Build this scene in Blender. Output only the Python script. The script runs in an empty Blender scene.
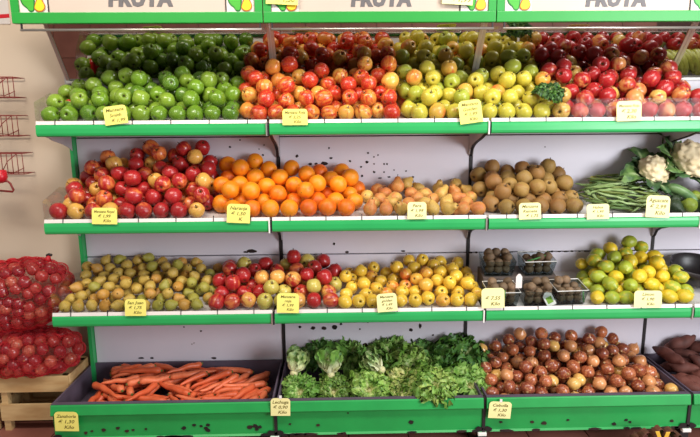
import bpy, bmesh, math, random
import numpy as np
from mathutils import Vector, Matrix, Euler, noise as mn

R = random.Random(7)
scene = bpy.context.scene
COL = scene.collection

# ------------------------------------------------------------------ camera, world, lights, exposure
CAM = (1.31, -2.908, 1.5)
PITCH, YAW, ROLL, FPX = 0.184, -0.021, -0.007, 560.0
def cam_axes():
    fw = Vector((-math.sin(YAW)*math.cos(PITCH), math.cos(YAW)*math.cos(PITCH), -math.sin(PITCH)))
    r = Vector((math.cos(YAW), math.sin(YAW), 0)); u = r.cross(fw)
    return (r*math.cos(ROLL)+u*math.sin(ROLL), u*math.cos(ROLL)-r*math.sin(ROLL), fw)
CR, CU, CF = cam_axes()
cd = bpy.data.cameras.new('camera'); cam = bpy.data.objects.new('camera', cd); COL.objects.link(cam)
cd.sensor_width = 36; cd.lens = FPX/700*36; cd.clip_start = 0.05
m = Matrix.Identity(4)
for i in range(3):
    m[i][0] = CR[i]; m[i][1] = CU[i]; m[i][2] = -CF[i]; m[i][3] = CAM[i]
cam.matrix_world = m
scene.camera = cam

w = bpy.data.worlds.new('world'); scene.world = w; w.use_nodes = True
w.node_tree.nodes['Background'].inputs[0].default_value = (1.0, 0.97, 0.96, 1)
w.node_tree.nodes['Background'].inputs[1].default_value = 0.30
def area(name, loc, target, sx, sy, power, col):
    l = bpy.data.lights.new(name, 'AREA'); l.shape = 'RECTANGLE'; l.size = sx; l.size_y = sy
    l.energy = power; l.color = col
    o = bpy.data.objects.new(name, l); COL.objects.link(o); o.location = loc
    o.rotation_euler = (Vector(target)-Vector(loc)).to_track_quat('-Z', 'Y').to_euler()
    return o
area('ceiling_lamp', (0.3, -1.7, 2.95), (0.5, -0.2, 0.9), 1.5, 0.4, 36, (1.0, 0.91, 0.80))
area('ceiling_lamp', (2.6, -1.7, 2.95), (2.5, -0.2, 0.9), 1.5, 0.4, 34, (1.0, 0.95, 0.90))
area('shopfront_daylight', (4.6, -3.6, 1.75), (1.7, 0, 0.75), 1.6, 1.7, 125, (0.93, 0.96, 1.0))
vs = scene.view_settings
vs.view_transform = 'Standard'; vs.look = 'None'; vs.gamma = 1.0; vs.use_curve_mapping = False
vs.exposure = 0.35

# ------------------------------------------------------------------ helpers
def lin(r, g, b):
    f = lambda c: c/12.92 if c <= 0.04045 else ((c+0.055)/1.055)**2.4
    return (f(r/255), f(g/255), f(b/255))
def at(u, v, Y):
    """world point that lies on the plane y = Y on the ray through a photograph position"""
    d = CF*FPX + CR*(u-350) + CU*(218.5-v)
    t = (Y-CAM[1])/d.y
    return Vector(CAM)+d*t
def pix(P, c=CAM):
    d = Vector(P)-Vector(c); z = d.dot(CF)
    return 350+FPX*d.dot(CR)/z, 218.5-FPX*d.dot(CU)/z, z

def newmat(name):
    mt = bpy.data.materials.new(name); mt.use_nodes = True
    nt = mt.node_tree; return mt, nt, nt.nodes['Principled BSDF'], nt.links
def node(nt, t, **kw):
    n = nt.nodes.new(t)
    for k, v in kw.items(): setattr(n, k, v)
    return n
def mixc(nt, fac, a, b):
    n = node(nt, 'ShaderNodeMix', data_type='RGBA')
    for s, v in ((0, fac), (6, a), (7, b)):
        if hasattr(v, 'is_linked'): nt.links.new(v, n.inputs[s])
        elif isinstance(v, tuple): n.inputs[s].default_value = (*v, 1)
        else: n.inputs[s].default_value = v
    return n.outputs[2]
def math_(nt, op, a, b=None, c=None):
    n = node(nt, 'ShaderNodeMath', operation=op)
    for s, v in enumerate((a, b, c)):
        if v is None: continue
        if hasattr(v, 'is_linked'): nt.links.new(v, n.inputs[s])
        else: n.inputs[s].default_value = v
    return n.outputs[0]
def ramp01(nt, v, lo, hi):
    n = node(nt, 'ShaderNodeMapRange', interpolation_type='SMOOTHSTEP')
    nt.links.new(v, n.inputs[0]); n.inputs[1].default_value = lo; n.inputs[2].default_value = hi
    return n.outputs[0]
def noise_(nt, scale, detail=2, stretch=None, randomize=False, coord='Object'):
    tc = node(nt, 'ShaderNodeTexCoord'); src = tc.outputs[coord]
    mp = node(nt, 'ShaderNodeMapping'); nt.links.new(src, mp.inputs[0])
    if stretch: mp.inputs['Scale'].default_value = stretch
    if randomize:
        oi = node(nt, 'ShaderNodeObjectInfo')
        s = math_(nt, 'MULTIPLY', oi.outputs['Random'], 97.0)
        cb = node(nt, 'ShaderNodeCombineXYZ')
        for i in range(3): nt.links.new(s, cb.inputs[i])
        nt.links.new(cb.outputs[0], mp.inputs['Location'])
    n = node(nt, 'ShaderNodeTexNoise'); nt.links.new(mp.outputs[0], n.inputs['Vector'])
    n.inputs['Scale'].default_value = scale; n.inputs['Detail'].default_value = detail
    return n.outputs['Fac']
MATS = {}
def paint(name, rgb, rough=0.5, metal=0.0, var=0.08, scale=6, rgb2=None, bump=0.0, coord='Object'):
    if name in MATS: return MATS[name]
    mt, nt, p, L = newmat(name)
    a = lin(*rgb); b = lin(*rgb2) if rgb2 else tuple(c*(1-var*2.5) for c in a)
    nz = noise_(nt, scale, 4, coord=coord)
    L.new(mixc(nt, ramp01(nt, nz, 0.35, 0.75), a, b), p.inputs['Base Color'])
    p.inputs['Roughness'].default_value = rough; p.inputs['Metallic'].default_value = metal
    if bump:
        bn = node(nt, 'ShaderNodeBump'); bn.inputs['Strength'].default_value = bump; bn.inputs['Distance'].default_value = 0.01
        L.new(noise_(nt, scale*6, 3, coord=coord), bn.inputs['Height']); L.new(bn.outputs[0], p.inputs['Normal'])
    MATS[name] = mt; return mt
def wood(name, c1, c2, stretch):
    mt, nt, p, L = newmat(name)
    nz = noise_(nt, 14, 5, stretch=stretch, randomize=True)
    L.new(mixc(nt, ramp01(nt, nz, 0.3, 0.7), lin(*c1), lin(*c2)), p.inputs['Base Color'])
    p.inputs['Roughness'].default_value = 0.75
    MATS[name] = mt; return mt
def clear_plastic(name, tint=(1, 1, 1), gloss=0.10):
    mt, nt, p, L = newmat(name)
    out = nt.nodes['Material Output']; nt.nodes.remove(p)
    tr = node(nt, 'ShaderNodeBsdfTransparent'); tr.inputs[0].default_value = (*tint, 1)
    gl = node(nt, 'ShaderNodeBsdfGlossy'); gl.inputs['Roughness'].default_value = 0.08
    fr = node(nt, 'ShaderNodeFresnel'); fr.inputs[0].default_value = 1.3
    fac = math_(nt, 'MULTIPLY', fr.outputs[0], gloss*3)
    mx = node(nt, 'ShaderNodeMixShader'); L.new(fac, mx.inputs[0]); L.new(tr.outputs[0], mx.inputs[1]); L.new(gl.outputs[0], mx.inputs[2])
    L.new(mx.outputs[0], out.inputs[0]); MATS[name] = mt; return mt
def fruit_mat(name, blush, lo=0.35, hi=0.6, stretch=(1.2, 1.2, 0.5), scale=1.6, rough=0.35, pole=(70, 50, 25), pole_r=0.2, speck=None, bump=0.0, coat=0.0, grad=0.0, speck_scale=14):
    """object colour = ground colour of the skin, its alpha = how much blush the skin has"""
    mt, nt, p, L = newmat(name)
    oi = node(nt, 'ShaderNodeObjectInfo')
    nz = noise_(nt, scale, 3, stretch=stretch, randomize=True)
    v = math_(nt, 'ADD', nz, math_(nt, 'SUBTRACT', oi.outputs['Alpha'], 0.5))
    tc = node(nt, 'ShaderNodeTexCoord'); sp = node(nt, 'ShaderNodeSeparateXYZ'); L.new(tc.outputs['Object'], sp.inputs[0])
    if grad: v = math_(nt, 'ADD', v, math_(nt, 'MULTIPLY', sp.outputs[0], grad))
    c = mixc(nt, ramp01(nt, v, lo, hi), oi.outputs['Color'], lin(*blush))
    if speck:
        s2 = noise_(nt, speck_scale, 2, randomize=True)
        c = mixc(nt, math_(nt, 'MULTIPLY', ramp01(nt, s2, 0.5, 0.72), 0.6), c, lin(*speck))
    if pole:
        rad = math_(nt, 'SQRT', math_(nt, 'ADD', math_(nt, 'POWER', sp.outputs[0], 2.0), math_(nt, 'POWER', sp.outputs[1], 2.0)))
        k = ramp01(nt, rad, pole_r, pole_r*0.35)
        k2 = node(nt, 'ShaderNodeMapRange'); L.new(rad, k2.inputs[0]); k2.inputs[1].default_value = pole_r; k2.inputs[2].default_value = pole_r*0.3
        c = mixc(nt, k2.outputs[0], c, lin(*pole))
    L.new(c, p.inputs['Base Color'])
    p.inputs['Roughness'].default_value = rough
    p.inputs['Coat Weight'].default_value = coat; p.inputs['Coat Roughness'].default_value = 0.2
    if bump:
        bn = node(nt, 'ShaderNodeBump'); bn.inputs['Strength'].default_value = bump; bn.inputs['Distance'].default_value = 0.03
        L.new(noise_(nt, 22, 2, randomize=True), bn.inputs['Height']); L.new(bn.outputs[0], p.inputs['Normal'])
    MATS[name] = mt; return mt

def link(o, parent=None):
    COL.objects.link(o)
    if parent is not None: o.parent = parent
    return o
def mesh_data(name, V, F, smooth=False):
    me = bpy.data.meshes.new(name); me.from_pydata([tuple(v) for v in V], [], F); me.update()
    if smooth: me.polygons.foreach_set('use_smooth', [True]*len(me.polygons))
    return me
def put(name, me, mt=None, parent=None, loc=None, rot=None, scale=None):
    if mt is not None and not me.materials: me.materials.append(mt)
    o = bpy.data.objects.new(name, me); link(o, parent)
    if loc is not None: o.location = loc
    if rot is not None: o.rotation_euler = rot
    if scale is not None: o.scale = scale if hasattr(scale, '__len__') else (scale,)*3
    return o
OWN = {}
def own(me, mt):
    k = (me.name, mt.name)
    if k not in OWN: OWN[k] = me.copy()
    return OWN[k]
def tag(o, label, cat, group=None):
    o['label'] = label; o['category'] = cat
    if group: o['group'] = group
    return o
def structure(o): o['kind'] = 'structure'; return o
def empty(name, loc=(0, 0, 0), rot=(0, 0, 0)):
    o = bpy.data.objects.new(name, None); link(o); o.location = loc; o.rotation_euler = rot; o.empty_display_size = 0.05
    return o
class MB:
    def __init__(s): s.V = []; s.F = []
    def add(s, V, F):
        n = len(s.V); s.V += [tuple(v) for v in V]; s.F += [tuple(i+n for i in f) for f in F]; return s
    def box(s, x0, x1, y0, y1, z0, z1):
        V = [(x, y, z) for z in (z0, z1) for y in (y0, y1) for x in (x0, x1)]
        return s.add(V, [(0, 2, 3, 1), (4, 5, 7, 6), (0, 1, 5, 4), (2, 6, 7, 3), (0, 4, 6, 2), (1, 3, 7, 5)])
    def prism_x(s, prof, x0, x1):
        """closed (y,z) outline swept along x"""
        n = len(prof); V = [(x0, y, z) for y, z in prof]+[(x1, y, z) for y, z in prof]
        F = [(i, (i+1) % n, n+(i+1) % n, n+i) for i in range(n)]+[tuple(range(n-1, -1, -1)), tuple(range(n, 2*n))]
        return s.add(V, F)
    def prism_y(s, prof, y0, y1):
        n = len(prof); V = [(x, y0, z) for x, z in prof]+[(x, y1, z) for x, z in prof]
        F = [(i, (i+1) % n, n+(i+1) % n, n+i) for i in range(n)]+[tuple(range(n-1, -1, -1)), tuple(range(n, 2*n))]
        return s.add(V, F)
    def tube(s, pts, rad, n=6, closed=False):
        pts = [Vector(p) for p in pts]; k = len(pts)
        rs = rad if hasattr(rad, '__len__') else [rad]*k
        base = len(s.V)
        prev = None
        for i, p in enumerate(pts):
            if closed: t = pts[(i+1) % k]-pts[i-1]
            else: t = pts[min(i+1, k-1)]-pts[max(i-1, 0)]
            t.normalize()
            if prev is None: a = t.orthogonal().normalized()
            else: a = (prev-t*prev.dot(t)); a = a.normalized() if a.length > 1e-6 else t.orthogonal().normalized()
            prev = a; b = t.cross(a)
            for j in range(n):
                an = 2*math.pi*j/n; s.V.append(tuple(p+(a*math.cos(an)+b*math.sin(an))*rs[i]))
        for i in range(k if closed else k-1):
            i2 = (i+1) % k
            for j in range(n):
                j2 = (j+1) % n
                s.F.append((base+i*n+j, base+i*n+j2, base+i2*n+j2, base+i2*n+j))
        if not closed:
            s.F.append(tuple(base+j for j in range(n-1, -1, -1))); s.F.append(tuple(base+(k-1)*n+j for j in range(n)))
        return s
    def data(s, name, smooth=False): return mesh_data(name, s.V, s.F, smooth)
    def build(s, name, mt, parent=None, smooth=False, bevel=0, loc=None, rot=None):
        me = s.data(name, smooth)
        if bevel:
            bm = bmesh.new(); bm.from_mesh(me)
            bmesh.ops.bevel(bm, geom=list(bm.edges), offset=bevel, segments=2, affect='EDGES', profile=0.6)
            bm.to_mesh(me); bm.free()
        return put(name, me, mt, parent, loc, rot)
def blob_faces(mb, x, z, rx, rz, y, rnd, n=9, th=0.0012):
    """small irregular chip lying on an upright face at depth y, looking towards -y"""
    a0 = rnd.uniform(0, 6.28)
    prof = []
    for i in range(n):
        a = a0+2*math.pi*i/n; k = rnd.uniform(0.72, 1.15)
        prof.append((x+rx*k*math.cos(a), z+rz*k*math.sin(a)))
    mb.prism_y(prof, y-th, y+0.0002)
FONT_CACHE = {}
def text_mesh(s, size, bold=0.0, shear=0.0, space=1.0, align='CENTER', extrude=0.0004):
    cu = bpy.data.curves.new('lettering', 'FONT'); cu.body = s; cu.size = size; cu.offset = bold; cu.shear = shear
    cu.align_x = align; cu.space_character = space; cu.extrude = extrude; cu.resolution_u = 2
    o = bpy.data.objects.new('tmp', cu); COL.objects.link(o)
    dg = bpy.context.evaluated_depsgraph_get(); dg.update()
    me = bpy.data.meshes.new_from_object(o.evaluated_get(dg))
    bpy.data.objects.remove(o); return me

# ------------------------------------------------------------------ materials
GREEN = paint('green_enamel', (44, 172, 92), rough=0.32, var=0.05, scale=3)
GREEN2 = paint('green_tray_enamel', (36, 160, 78), rough=0.38, var=0.07, scale=5)
PANEL = paint('panel_lilac_white', (222, 216, 226), rough=0.45, var=0.03, scale=2)
DECK = paint('deck_white', (214, 208, 205), rough=0.5, var=0.04)
STRIP = paint('ticket_strip_white', (236, 228, 222), rough=0.45, var=0.03)
SILVER = paint('aluminium', (196, 188, 180), rough=0.3, metal=0.7, var=0.05)
DARKM = paint('dark_slot_metal', (34, 28, 30), rough=0.6)
BRACK = paint('bracket_grey', (196, 190, 192), rough=0.5)
RUST = paint('chipped_rust', (24, 14, 14), rough=0.8, rgb2=(52, 24, 18))
TRAYIN = paint('tray_lining', (92, 80, 96), rough=0.6, var=0.12, scale=8)
WALLM = paint('wall_plaster', (212, 193, 170), rough=0.8, var=0.02, scale=1.2, bump=0.05)
FLOORM = paint('floor_terracotta', (150, 94, 80), rough=0.55, rgb2=(128, 76, 64), scale=4)
GROUT = paint('floor_grout', (84, 54, 48), rough=0.8)
CREAM = paint('sign_cream', (196, 180, 166), rough=0.4, var=0.015)
SIGNG = paint('sign_green', (34, 150, 56), rough=0.4, var=0.03)
GREYL = paint('letter_grey', (100, 96, 98), rough=0.5)
BLACKL = paint('ink_black', (40, 36, 34), rough=0.6)
CARD = paint('card_yellow', (246, 236, 122), rough=0.6, var=0.03, scale=14)
CARDP = paint('card_pale_yellow', (250, 244, 172), rough=0.6, var=0.03, scale=14)
INK = paint('ink_olive', (112, 100, 36), rough=0.7)
WHITEP = paint('white_plastic', (240, 238, 232), rough=0.4)
EMBW = paint('emblem_white', (222, 214, 206), rough=0.4)
PEPG = paint('emblem_green', (70, 172, 52), rough=0.4)
PEPG2 = paint('emblem_dark_green', (24, 112, 48), rough=0.4)
PEARY = paint('emblem_yellow', (250, 208, 40), rough=0.4)
PEARO = paint('emblem_brown', (176, 104, 30), rough=0.4)
REDWIRE = paint('red_wire', (132, 34, 28), rough=0.4)
REDP = paint('red_plastic', (206, 26, 42), rough=0.35)
STEM = paint('stem_brown', (74, 54, 28), rough=0.8)
ACRYL = clear_plastic('clear_acrylic', (0.97, 0.98, 0.98), 0.09)
PUNN = clear_plastic('clear_punnet', (0.80, 0.84, 0.84), 0.12)
PINE = wood('crate_pine', (214, 184, 132), (178, 138, 88), (0.25, 1, 1))
mt, nt, p, L = newmat('mirror_glass')
p.inputs['Base Color'].default_value = (0.42, 0.40, 0.38, 1); p.inputs['Metallic'].default_value = 1; p.inputs['Roughness'].default_value = 0.02
MIRROR = mt

# ------------------------------------------------------------------ shelf geometry (metres): level -> front y, rail mid height
YF = {1: -0.359, 2: -0.377, 3: -0.394}
ZR = {1: 1.437, 2: 0.996, 3: 0.556}
RISE = 0.085
XL = -0.034
BAYS = [(XL, 1.0), (1.0, 2.0), (2.0, 3.0), (3.0, 4.0)]
BAYNAME = ['left end bay', 'second bay', 'third bay', 'right end bay']
TRAY_Y, TRAY_Z = -0.455, 0.166
def deck_z(lv, y):
    return ZR[lv]+0.016+RISE*(y-YF[lv])/(0-YF[lv])

# ------------------------------------------------------------------ the room
FZ = -0.09
structure(MB().box(-3.5, 7, 0.045, 0.15, FZ, 3.1).build('wall_back', WALLM))
fl = structure(MB().box(-3.5, 7, -7, 0.15, FZ-0.05, FZ-0.004).build('floor', GROUT))
tile = MB().box(-0.147, 0.147, -0.147, 0.147, -0.02, 0.0).data('tile')
for i in range(-4, 14):
    for j in range(0, 4):
        put('tile', tile, FLOORM, fl, (i*0.3, -0.62+j*0.3-0.15, FZ))
far = MB()
for i in range(-4, 14):
    for j in range(-9, 0):
        far.box(i*0.3-0.147, i*0.3+0.147, -0.77+j*0.3-0.147, -0.77+j*0.3+0.147, FZ-0.02, FZ)
fo = far.build('tile', FLOORM, fl); fo['kind'] = 'stuff'

# ------------------------------------------------------------------ shelving frame: uprights, back panels, plinth
frame = tag(empty('shelving_frame', (1.5, 0, 0)), 'lilac white shelving back with green uprights behind all the produce', 'shelving')
frame.location = (0, 0, 0)
seams = [0.12, 0.766, 1.39, 2.10]
panels = {}
for b, (x0, x1) in enumerate(BAYS):
    for k in range(3):
        panels[b, k] = MB().box(x0+0.012, x1-0.006, 0.0, 0.02, seams[k]+0.003, seams[k+1]-0.003).build('back_panel', PANEL, frame, bevel=0.002)
for x in (XL, 1.0, 2.0, 3.0, 4.0):
    if x == XL:
        MB().box(x-0.008, x+0.010, -0.035, 0.04, FZ, 1.5).build('upright', GREEN, frame); MB().box(x-0.012, x+0.012, -0.01, 0.04, 1.5, 2.12).build('upright', BRACK, frame)
    else:
        MB().box(x-0.006, x+0.008, -0.004, 0.03, 0, 2.12).build('upright', DARKM, frame)
MB().box(XL, 4.0, 0.021, 0.04, 0.1, 2.12).build('seam_backing', DARKM, frame)
MB().box(XL+0.02, 4.0, -0.10, 0.02, FZ, 0.03).build('plinth', DARKM, frame)
for x in (XL+.03, 1.0, 2.0, 3.0, 4.0): MB().box(x-.02, x+.02, -0.43, -0.1, FZ+0.03, 0.03).build('foot_beam', DARKM, frame); MB().box(x-.02, x+.02, -0.43, -0.39, FZ, FZ+.03).build('foot_pad', DARKM, frame)
# chipped spots on the panels: (bay, panel, [(u, v, half width px, half height px)])
rn = random.Random(3)
spots = {
 (0, 1): [(230,147,1.3,1.2),(240,140,.8,.8),(263,155,1.2,1),(264,145,.8,.8),(259,149,.7,.7)],
 (1, 1): [(297,156,1.8,1.6),(310,164,2,1.5),(316,164,1.8,1.4),(324,163.5,3.8,2),(329,148,1,1.2),(331,158,1.6,1.2),(344,168,1.6,1.4),
          (290,165,1.4,2),(290,170,1.6,1.2),(324,172,1,1),(350,161,1.2,1.2),(348,169,1,1),(361,167,1.2,1),(362,176,1.2,1.2),(367,162,1.8,1.4),(368,153,1.2,1),
          (374,172,1.4,1.2),(374,157,.9,.9),(378,155,.9,.9),(384,164,1,1),(387,164,1,1),(374,164,.9,.7),(384,172,.9,.8),(394,170,.8,.8),(413,177,1.3,1),(406,171,1,.8),(380,178,2.2,.8),(389,177,1.8,.8)],
 (1, 0): [(300,327,1.7,1.8),(313,328,2.4,2.0),(324,328,2.6,2.2),(335,327,3,2.6),(341,324,1.5,1.5),(411,330,2.2,2.0),(420,326,1.6,3),(433,335,1.2,1),(384,340,2.6,1.7),(390,339,1.6,1.8),
          (365,345,2.8,2.4),(363,349,2,3),(368,322,1.4,1),(360,329,1,1),(334,244,1.4,1.4),(347,252,2,1.2),(367,346,2,1.2),(376,339,1,1)],
 (0, 0): [(201,331,1.2,1),(184,327,.8,.8),(192,344,.7,.7),(214,358,3,1.2),(141,358,3.5,1.2),(152,358,2.5,1.2),(194,343,.7,.7)],
 (2, 1): [(545,147,.6,.8)],
 (1, 2): [],
}
spots[1, 1] += [(292,252.5,2.5,1),(403,251,2.5,1.0)]
spots[0, 1] += [(252,251,5,1.8),(246,252,3,1)]
for key, lst in spots.items():
    if not lst: continue
    mb = MB()
    for (u, v, a, b) in lst:
        P = at(u, v, 0.0); k = 2.95/560
        blob_faces(mb, P.x, P.z, a*k, b*k, 0.0, rn)
    o = mb.build('rust_chips', RUST, panels[key]); o['kind'] = 'stuff'
# rusted seam edge in the third bay
mb = MB()
for i in range(26):
    x = 2.02+i*0.037+rn.uniform(-.01, .01)
    blob_faces(mb, x, 0.766, rn.uniform(.008, .022), rn.uniform(.003, .007), 0.0, rn)
o = mb.build('rust_chips', RUST, panels[2, 1]); o['kind'] = 'stuff'

# ------------------------------------------------------------------ shelves
ORD = ['first', 'second', 'third', 'fourth', 'fifth', 'sixth', 'seventh', 'eighth', 'ninth', 'tenth', 'eleventh', 'twelfth', 'thirteenth',
       'fourteenth', 'fifteenth', 'sixteenth', 'seventeenth', 'eighteenth', 'nineteenth', 'twentieth', 'twenty-first', 'twenty-second', 'twenty-third', 'twenty-fourth']
LVN = {1: 'top', 2: 'second', 3: 'third'}
SHELF_HOLD = {(1, 0): 'green apples', (1, 1): 'orange-red and golden apples', (1, 2): 'red apples', (1, 3): 'bananas',
              (2, 0): 'red-yellow apples and oranges', (2, 1): 'oranges and pears', (2, 2): 'russet apples and green beans', (2, 3): 'cauliflower',
              (3, 0): 'small green pears', (3, 1): 'red and yellow apples', (3, 2): 'punnets and lemons', (3, 3): 'a dark bowl'}
for lv in (1, 2, 3):
    yf, zr = YF[lv], ZR[lv]
    for b, (x0, x1) in enumerate(BAYS):
        sh = tag(empty('shelf', (x0, 0, zr)), f'green-fronted sloping shelf, {LVN[lv]} level, holding {SHELF_HOLD[lv, b]}', 'shelf', 'green-fronted produce shelves')
        a, c = 0.006, x1-x0-0.006
        def loc(y, z): return (y, z-zr)
        zf, zb = deck_z(lv, yf), deck_z(lv, -0.005)
        MB().prism_x([loc(yf+0.006, zf-0.004), loc(-0.005, zb-0.004), loc(-0.005, zb), loc(yf+0.006, zf)], a, c).build('deck', DECK, sh)
        # rounded green rail
        MB().prism_x([loc(yf+0.012, zr+0.026), loc(yf+0.002, zr+0.026), loc(yf-0.004, zr+0.021), loc(yf-0.006, zr+0.008), loc(yf-0.006, zr-0.012),
                      loc(yf-0.003, zr-0.022), loc(yf+0.004, zr-0.027), loc(yf+0.020, zr-0.027), loc(yf+0.020, zr-0.023), loc(yf+0.012, zr-0.02)], a, c).build('front_rail', GREEN, sh)
        MB().prism_x([loc(yf-0.001, zr+0.0262), loc(yf+0.003, zr+0.042), loc(yf+0.005, zr+0.042), loc(yf+0.003, zr+0.0262)], a, c).build('ticket_strip', STRIP, sh)
        MB().prism_x([loc(yf+0.009, zr+0.030), loc(yf+0.012, zr+0.125), loc(yf+0.0145, zr+0.125), loc(yf+0.012, zr+0.030)], a, c).build('front_guard', ACRYL, sh)
        clipm = bpy.data.meshes.get('guard_clip') or MB().prism_x([(-0.003, 0.026), (0.002, 0.052), (0.005, 0.052), (0.003, 0.026)], -0.0016, 0.0016).data('guard_clip')
        n = 6
        for i in range(n):
            put('guard_clip', clipm, DARKM, sh, (a+(c-a)*(i+0.5)/n, yf, 0))
        # end brackets under the deck, curved lower edge
        k_ = -yf/0.36
        edge = [(-.003, -.15), (-.014, -.142), (-.030, -.112), (-.060, -.094), (-.12*k_, -.074), (-.22*k_, -.050), (-.30*k_, -.024)]
        prof = [loc(yf+0.03, zf-0.006), loc(-0.003, zb-0.006)]+[loc(y_, zr+z_) for y_, z_ in edge]
        for xx in ((a-0.004, a) if b == 0 else (a+0.002, a+0.006), (c-0.004, c)):
            MB().prism_x(prof, *xx).build('bracket', BRACK, sh)
        if b > 0: MB().prism_x([loc(yf+0.03, zf-0.008), loc(-0.003, zb-0.008)]+[loc(y_, zr+z_-.005) for y_, z_ in edge], -0.0055, 0.0075).build('bracket_seam', DARKM, sh)
        if b == 0:
            MB().prism_x([loc(yf+0.01, zr+0.03), loc(yf+0.01, zr+0.125), loc(-0.2, zr+0.17), loc(-0.02, zr+0.14), loc(-0.02, zb)], a-0.006, a-0.003).build('end_guard', ACRYL, sh)
        # joint clip at the right end of the rail
        MB().box(c-0.004, c+0.002, yf-0.012, yf-0.004, -0.03, 0.03).build('joint_clip', SILVER if (lv+b) % 2 else WHITEP, sh)
        MB().box(c+0.002, c+0.009, yf-0.002, yf+0.01, -0.03, 0.03).build('joint_gap', DARKM, sh)

# ------------------------------------------------------------------ bottom trays
TRAYHOLD = ['carrots', 'lettuces', 'brown onions', 'sweet potatoes']
tray_spots = {0: [(86,433,1.4),(92,431,1),(104,430,1.5),(118,428,1.6),(127,431,1.5),(133,430,1),(146,429,1),(184,428,1.7),(194,425,1.4),(201,426,1.2),(208,425,1.4),(208,430,2),(250,427,2),(255,426,1.8),(260,427,1.6),(257,429,1.5),(206,428,1.4)],
              1: [(411,422,2),(290,424,1),(318,425,1.4),(348,413,.8)],
              2: [(532,422,1.5),(544,423,2),(568,420,1),(626,420,1.3),(630,422,1.2),(614,424,1.8),(672,421,1.4),(501,422,1.2)], 3: []}
for b, (x0, x1) in enumerate([(-0.058, 1.0)]+BAYS[1:]):
    t = tag(empty('produce_tray', (x0, 0, 0)), f'deep green metal floor tray with rust chips, full of {TRAYHOLD[b]}', 'tray', 'green floor trays')
    a, c = 0.008, x1-x0-0.008
    y, z = TRAY_Y, TRAY_Z
    # front with lip
    MB().prism_x([(y+0.018, z), (y, z), (y-0.003, z-0.004), (y-0.012, z-0.046), (y-0.008, z-0.052), (y+0.010, z-0.056), (y+0.012, -0.004), (y+0.004, -0.012), (y+0.008, -0.014), (y+0.022, -0.006), (y+0.018, z-0.03)], a, c).build('front_panel', GREEN2, t)
    MB().prism_x([(y+0.003, z+0.0005), (y+0.024, z+0.0005), (y+0.024, z+0.004), (y+0.003, z+0.004)], a, c).build('rim', TRAYIN, t)
    MB().box(a, c, y+0.02, -0.012, 0.03, 0.04).build('tray_floor', TRAYIN, t)
    for xx in ((a, a+0.008), (c-0.008, c)):
        MB().box(*xx, y+0.02, -0.012, 0.03, z+0.003).build('side_wall', TRAYIN, t)
    MB().box(a, c, -0.02, -0.012, 0.03, z+0.01).build('rear_wall', TRAYIN, t)
    mb = MB()
    for (u, v, s) in tray_spots[b]:
        P = at(u, v, y+0.01); k = 2.6/560
        blob_faces(mb, P.x-x0, P.z, s*k*rn.uniform(1.2, 1.8), s*k*1.1, y+0.011, rn, th=0.003)
    for i in range(9):                                     # rusted lower edge
        xx = rn.uniform(a+.03, c-.03)
        blob_faces(mb, xx, -0.008, rn.uniform(.015, .05), rn.uniform(.004, .008), y+0.006, rn, th=0.003)
    for e in (a+0.012, c-0.012):
        blob_faces(mb, e, 0.0, 0.022, 0.014, y+0.007, rn, th=0.003)
    o = mb.build('rust_chips', RUST, t); o['kind'] = 'stuff'
    MB().box(c-0.02, c+0.022, y-0.004, y+0.02, -0.032, -0.015).build('foot', WHITEP, t, bevel=0.003)
    MB().box(c+0.0005, c+0.015, y+0.004, y+0.03, -0.014, z).build('joint_gap', DARKM, t)

# ------------------------------------------------------------------ sign boards
SY, SZ = -0.395, 1.887
def outline_extrude(name, pts, mt, parent, y0, y1):
    return MB().prism_y(pts, y0, y1).build(name, mt, parent)
PX = 0.0044
def shape(pts, e, g, grow=0.0):
    cx = sum(p_[0] for p_ in pts)/len(pts); cz = sum(p_[1] for p_ in pts)/len(pts); out = []
    n = len(pts)
    for k in range(n):                                     # Catmull-Rom smoothing of a hand-drawn outline
        p0, p1, p2, p3 = (Vector(pts[(k+q-1) % n]) for q in range(4))
        for t in (0, .34, .67):
            out.append(0.5*((2*p1)+(p2-p0)*t+(2*p0-5*p1+4*p2-p3)*t*t+(3*p1-3*p2+p3-p0)*t**3))
    res = []
    for q in out:
        d = Vector((q.x-cx, q.y-cz)); d = d+d.normalized()*grow; res.append((e+(cx+d.x)*PX, g+(cz+d.y)*PX))
    return res[::-1]
PEPPER = [(3, 16), (2.2, 11), (4, 7), (7, 4.5), (9, 1.6), (12.5, 1.8), (13.5, 6), (14, 11), (14.5, 16), (12.5, 20), (10, 18.5), (8, 21), (5, 20)]
PEAR_ = [(14.5, 4.5), (16.2, 2), (19, 1.2), (22, 2), (23.8, 4.5), (23.6, 7.5), (22, 10.5), (22, 15), (22.6, 19), (21, 21), (19.3, 19), (18.6, 14), (16.2, 9)]
sign_x = [(-0.06, 1.0-0.004), (1.0+0.0, 2.0-0.004), (2.0, 3.0-0.004), (3.0, 4.0)]
SIGNLAB = ['above the green apples', 'above the orange-red apples', 'above the red apples', 'above the bananas']
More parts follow.
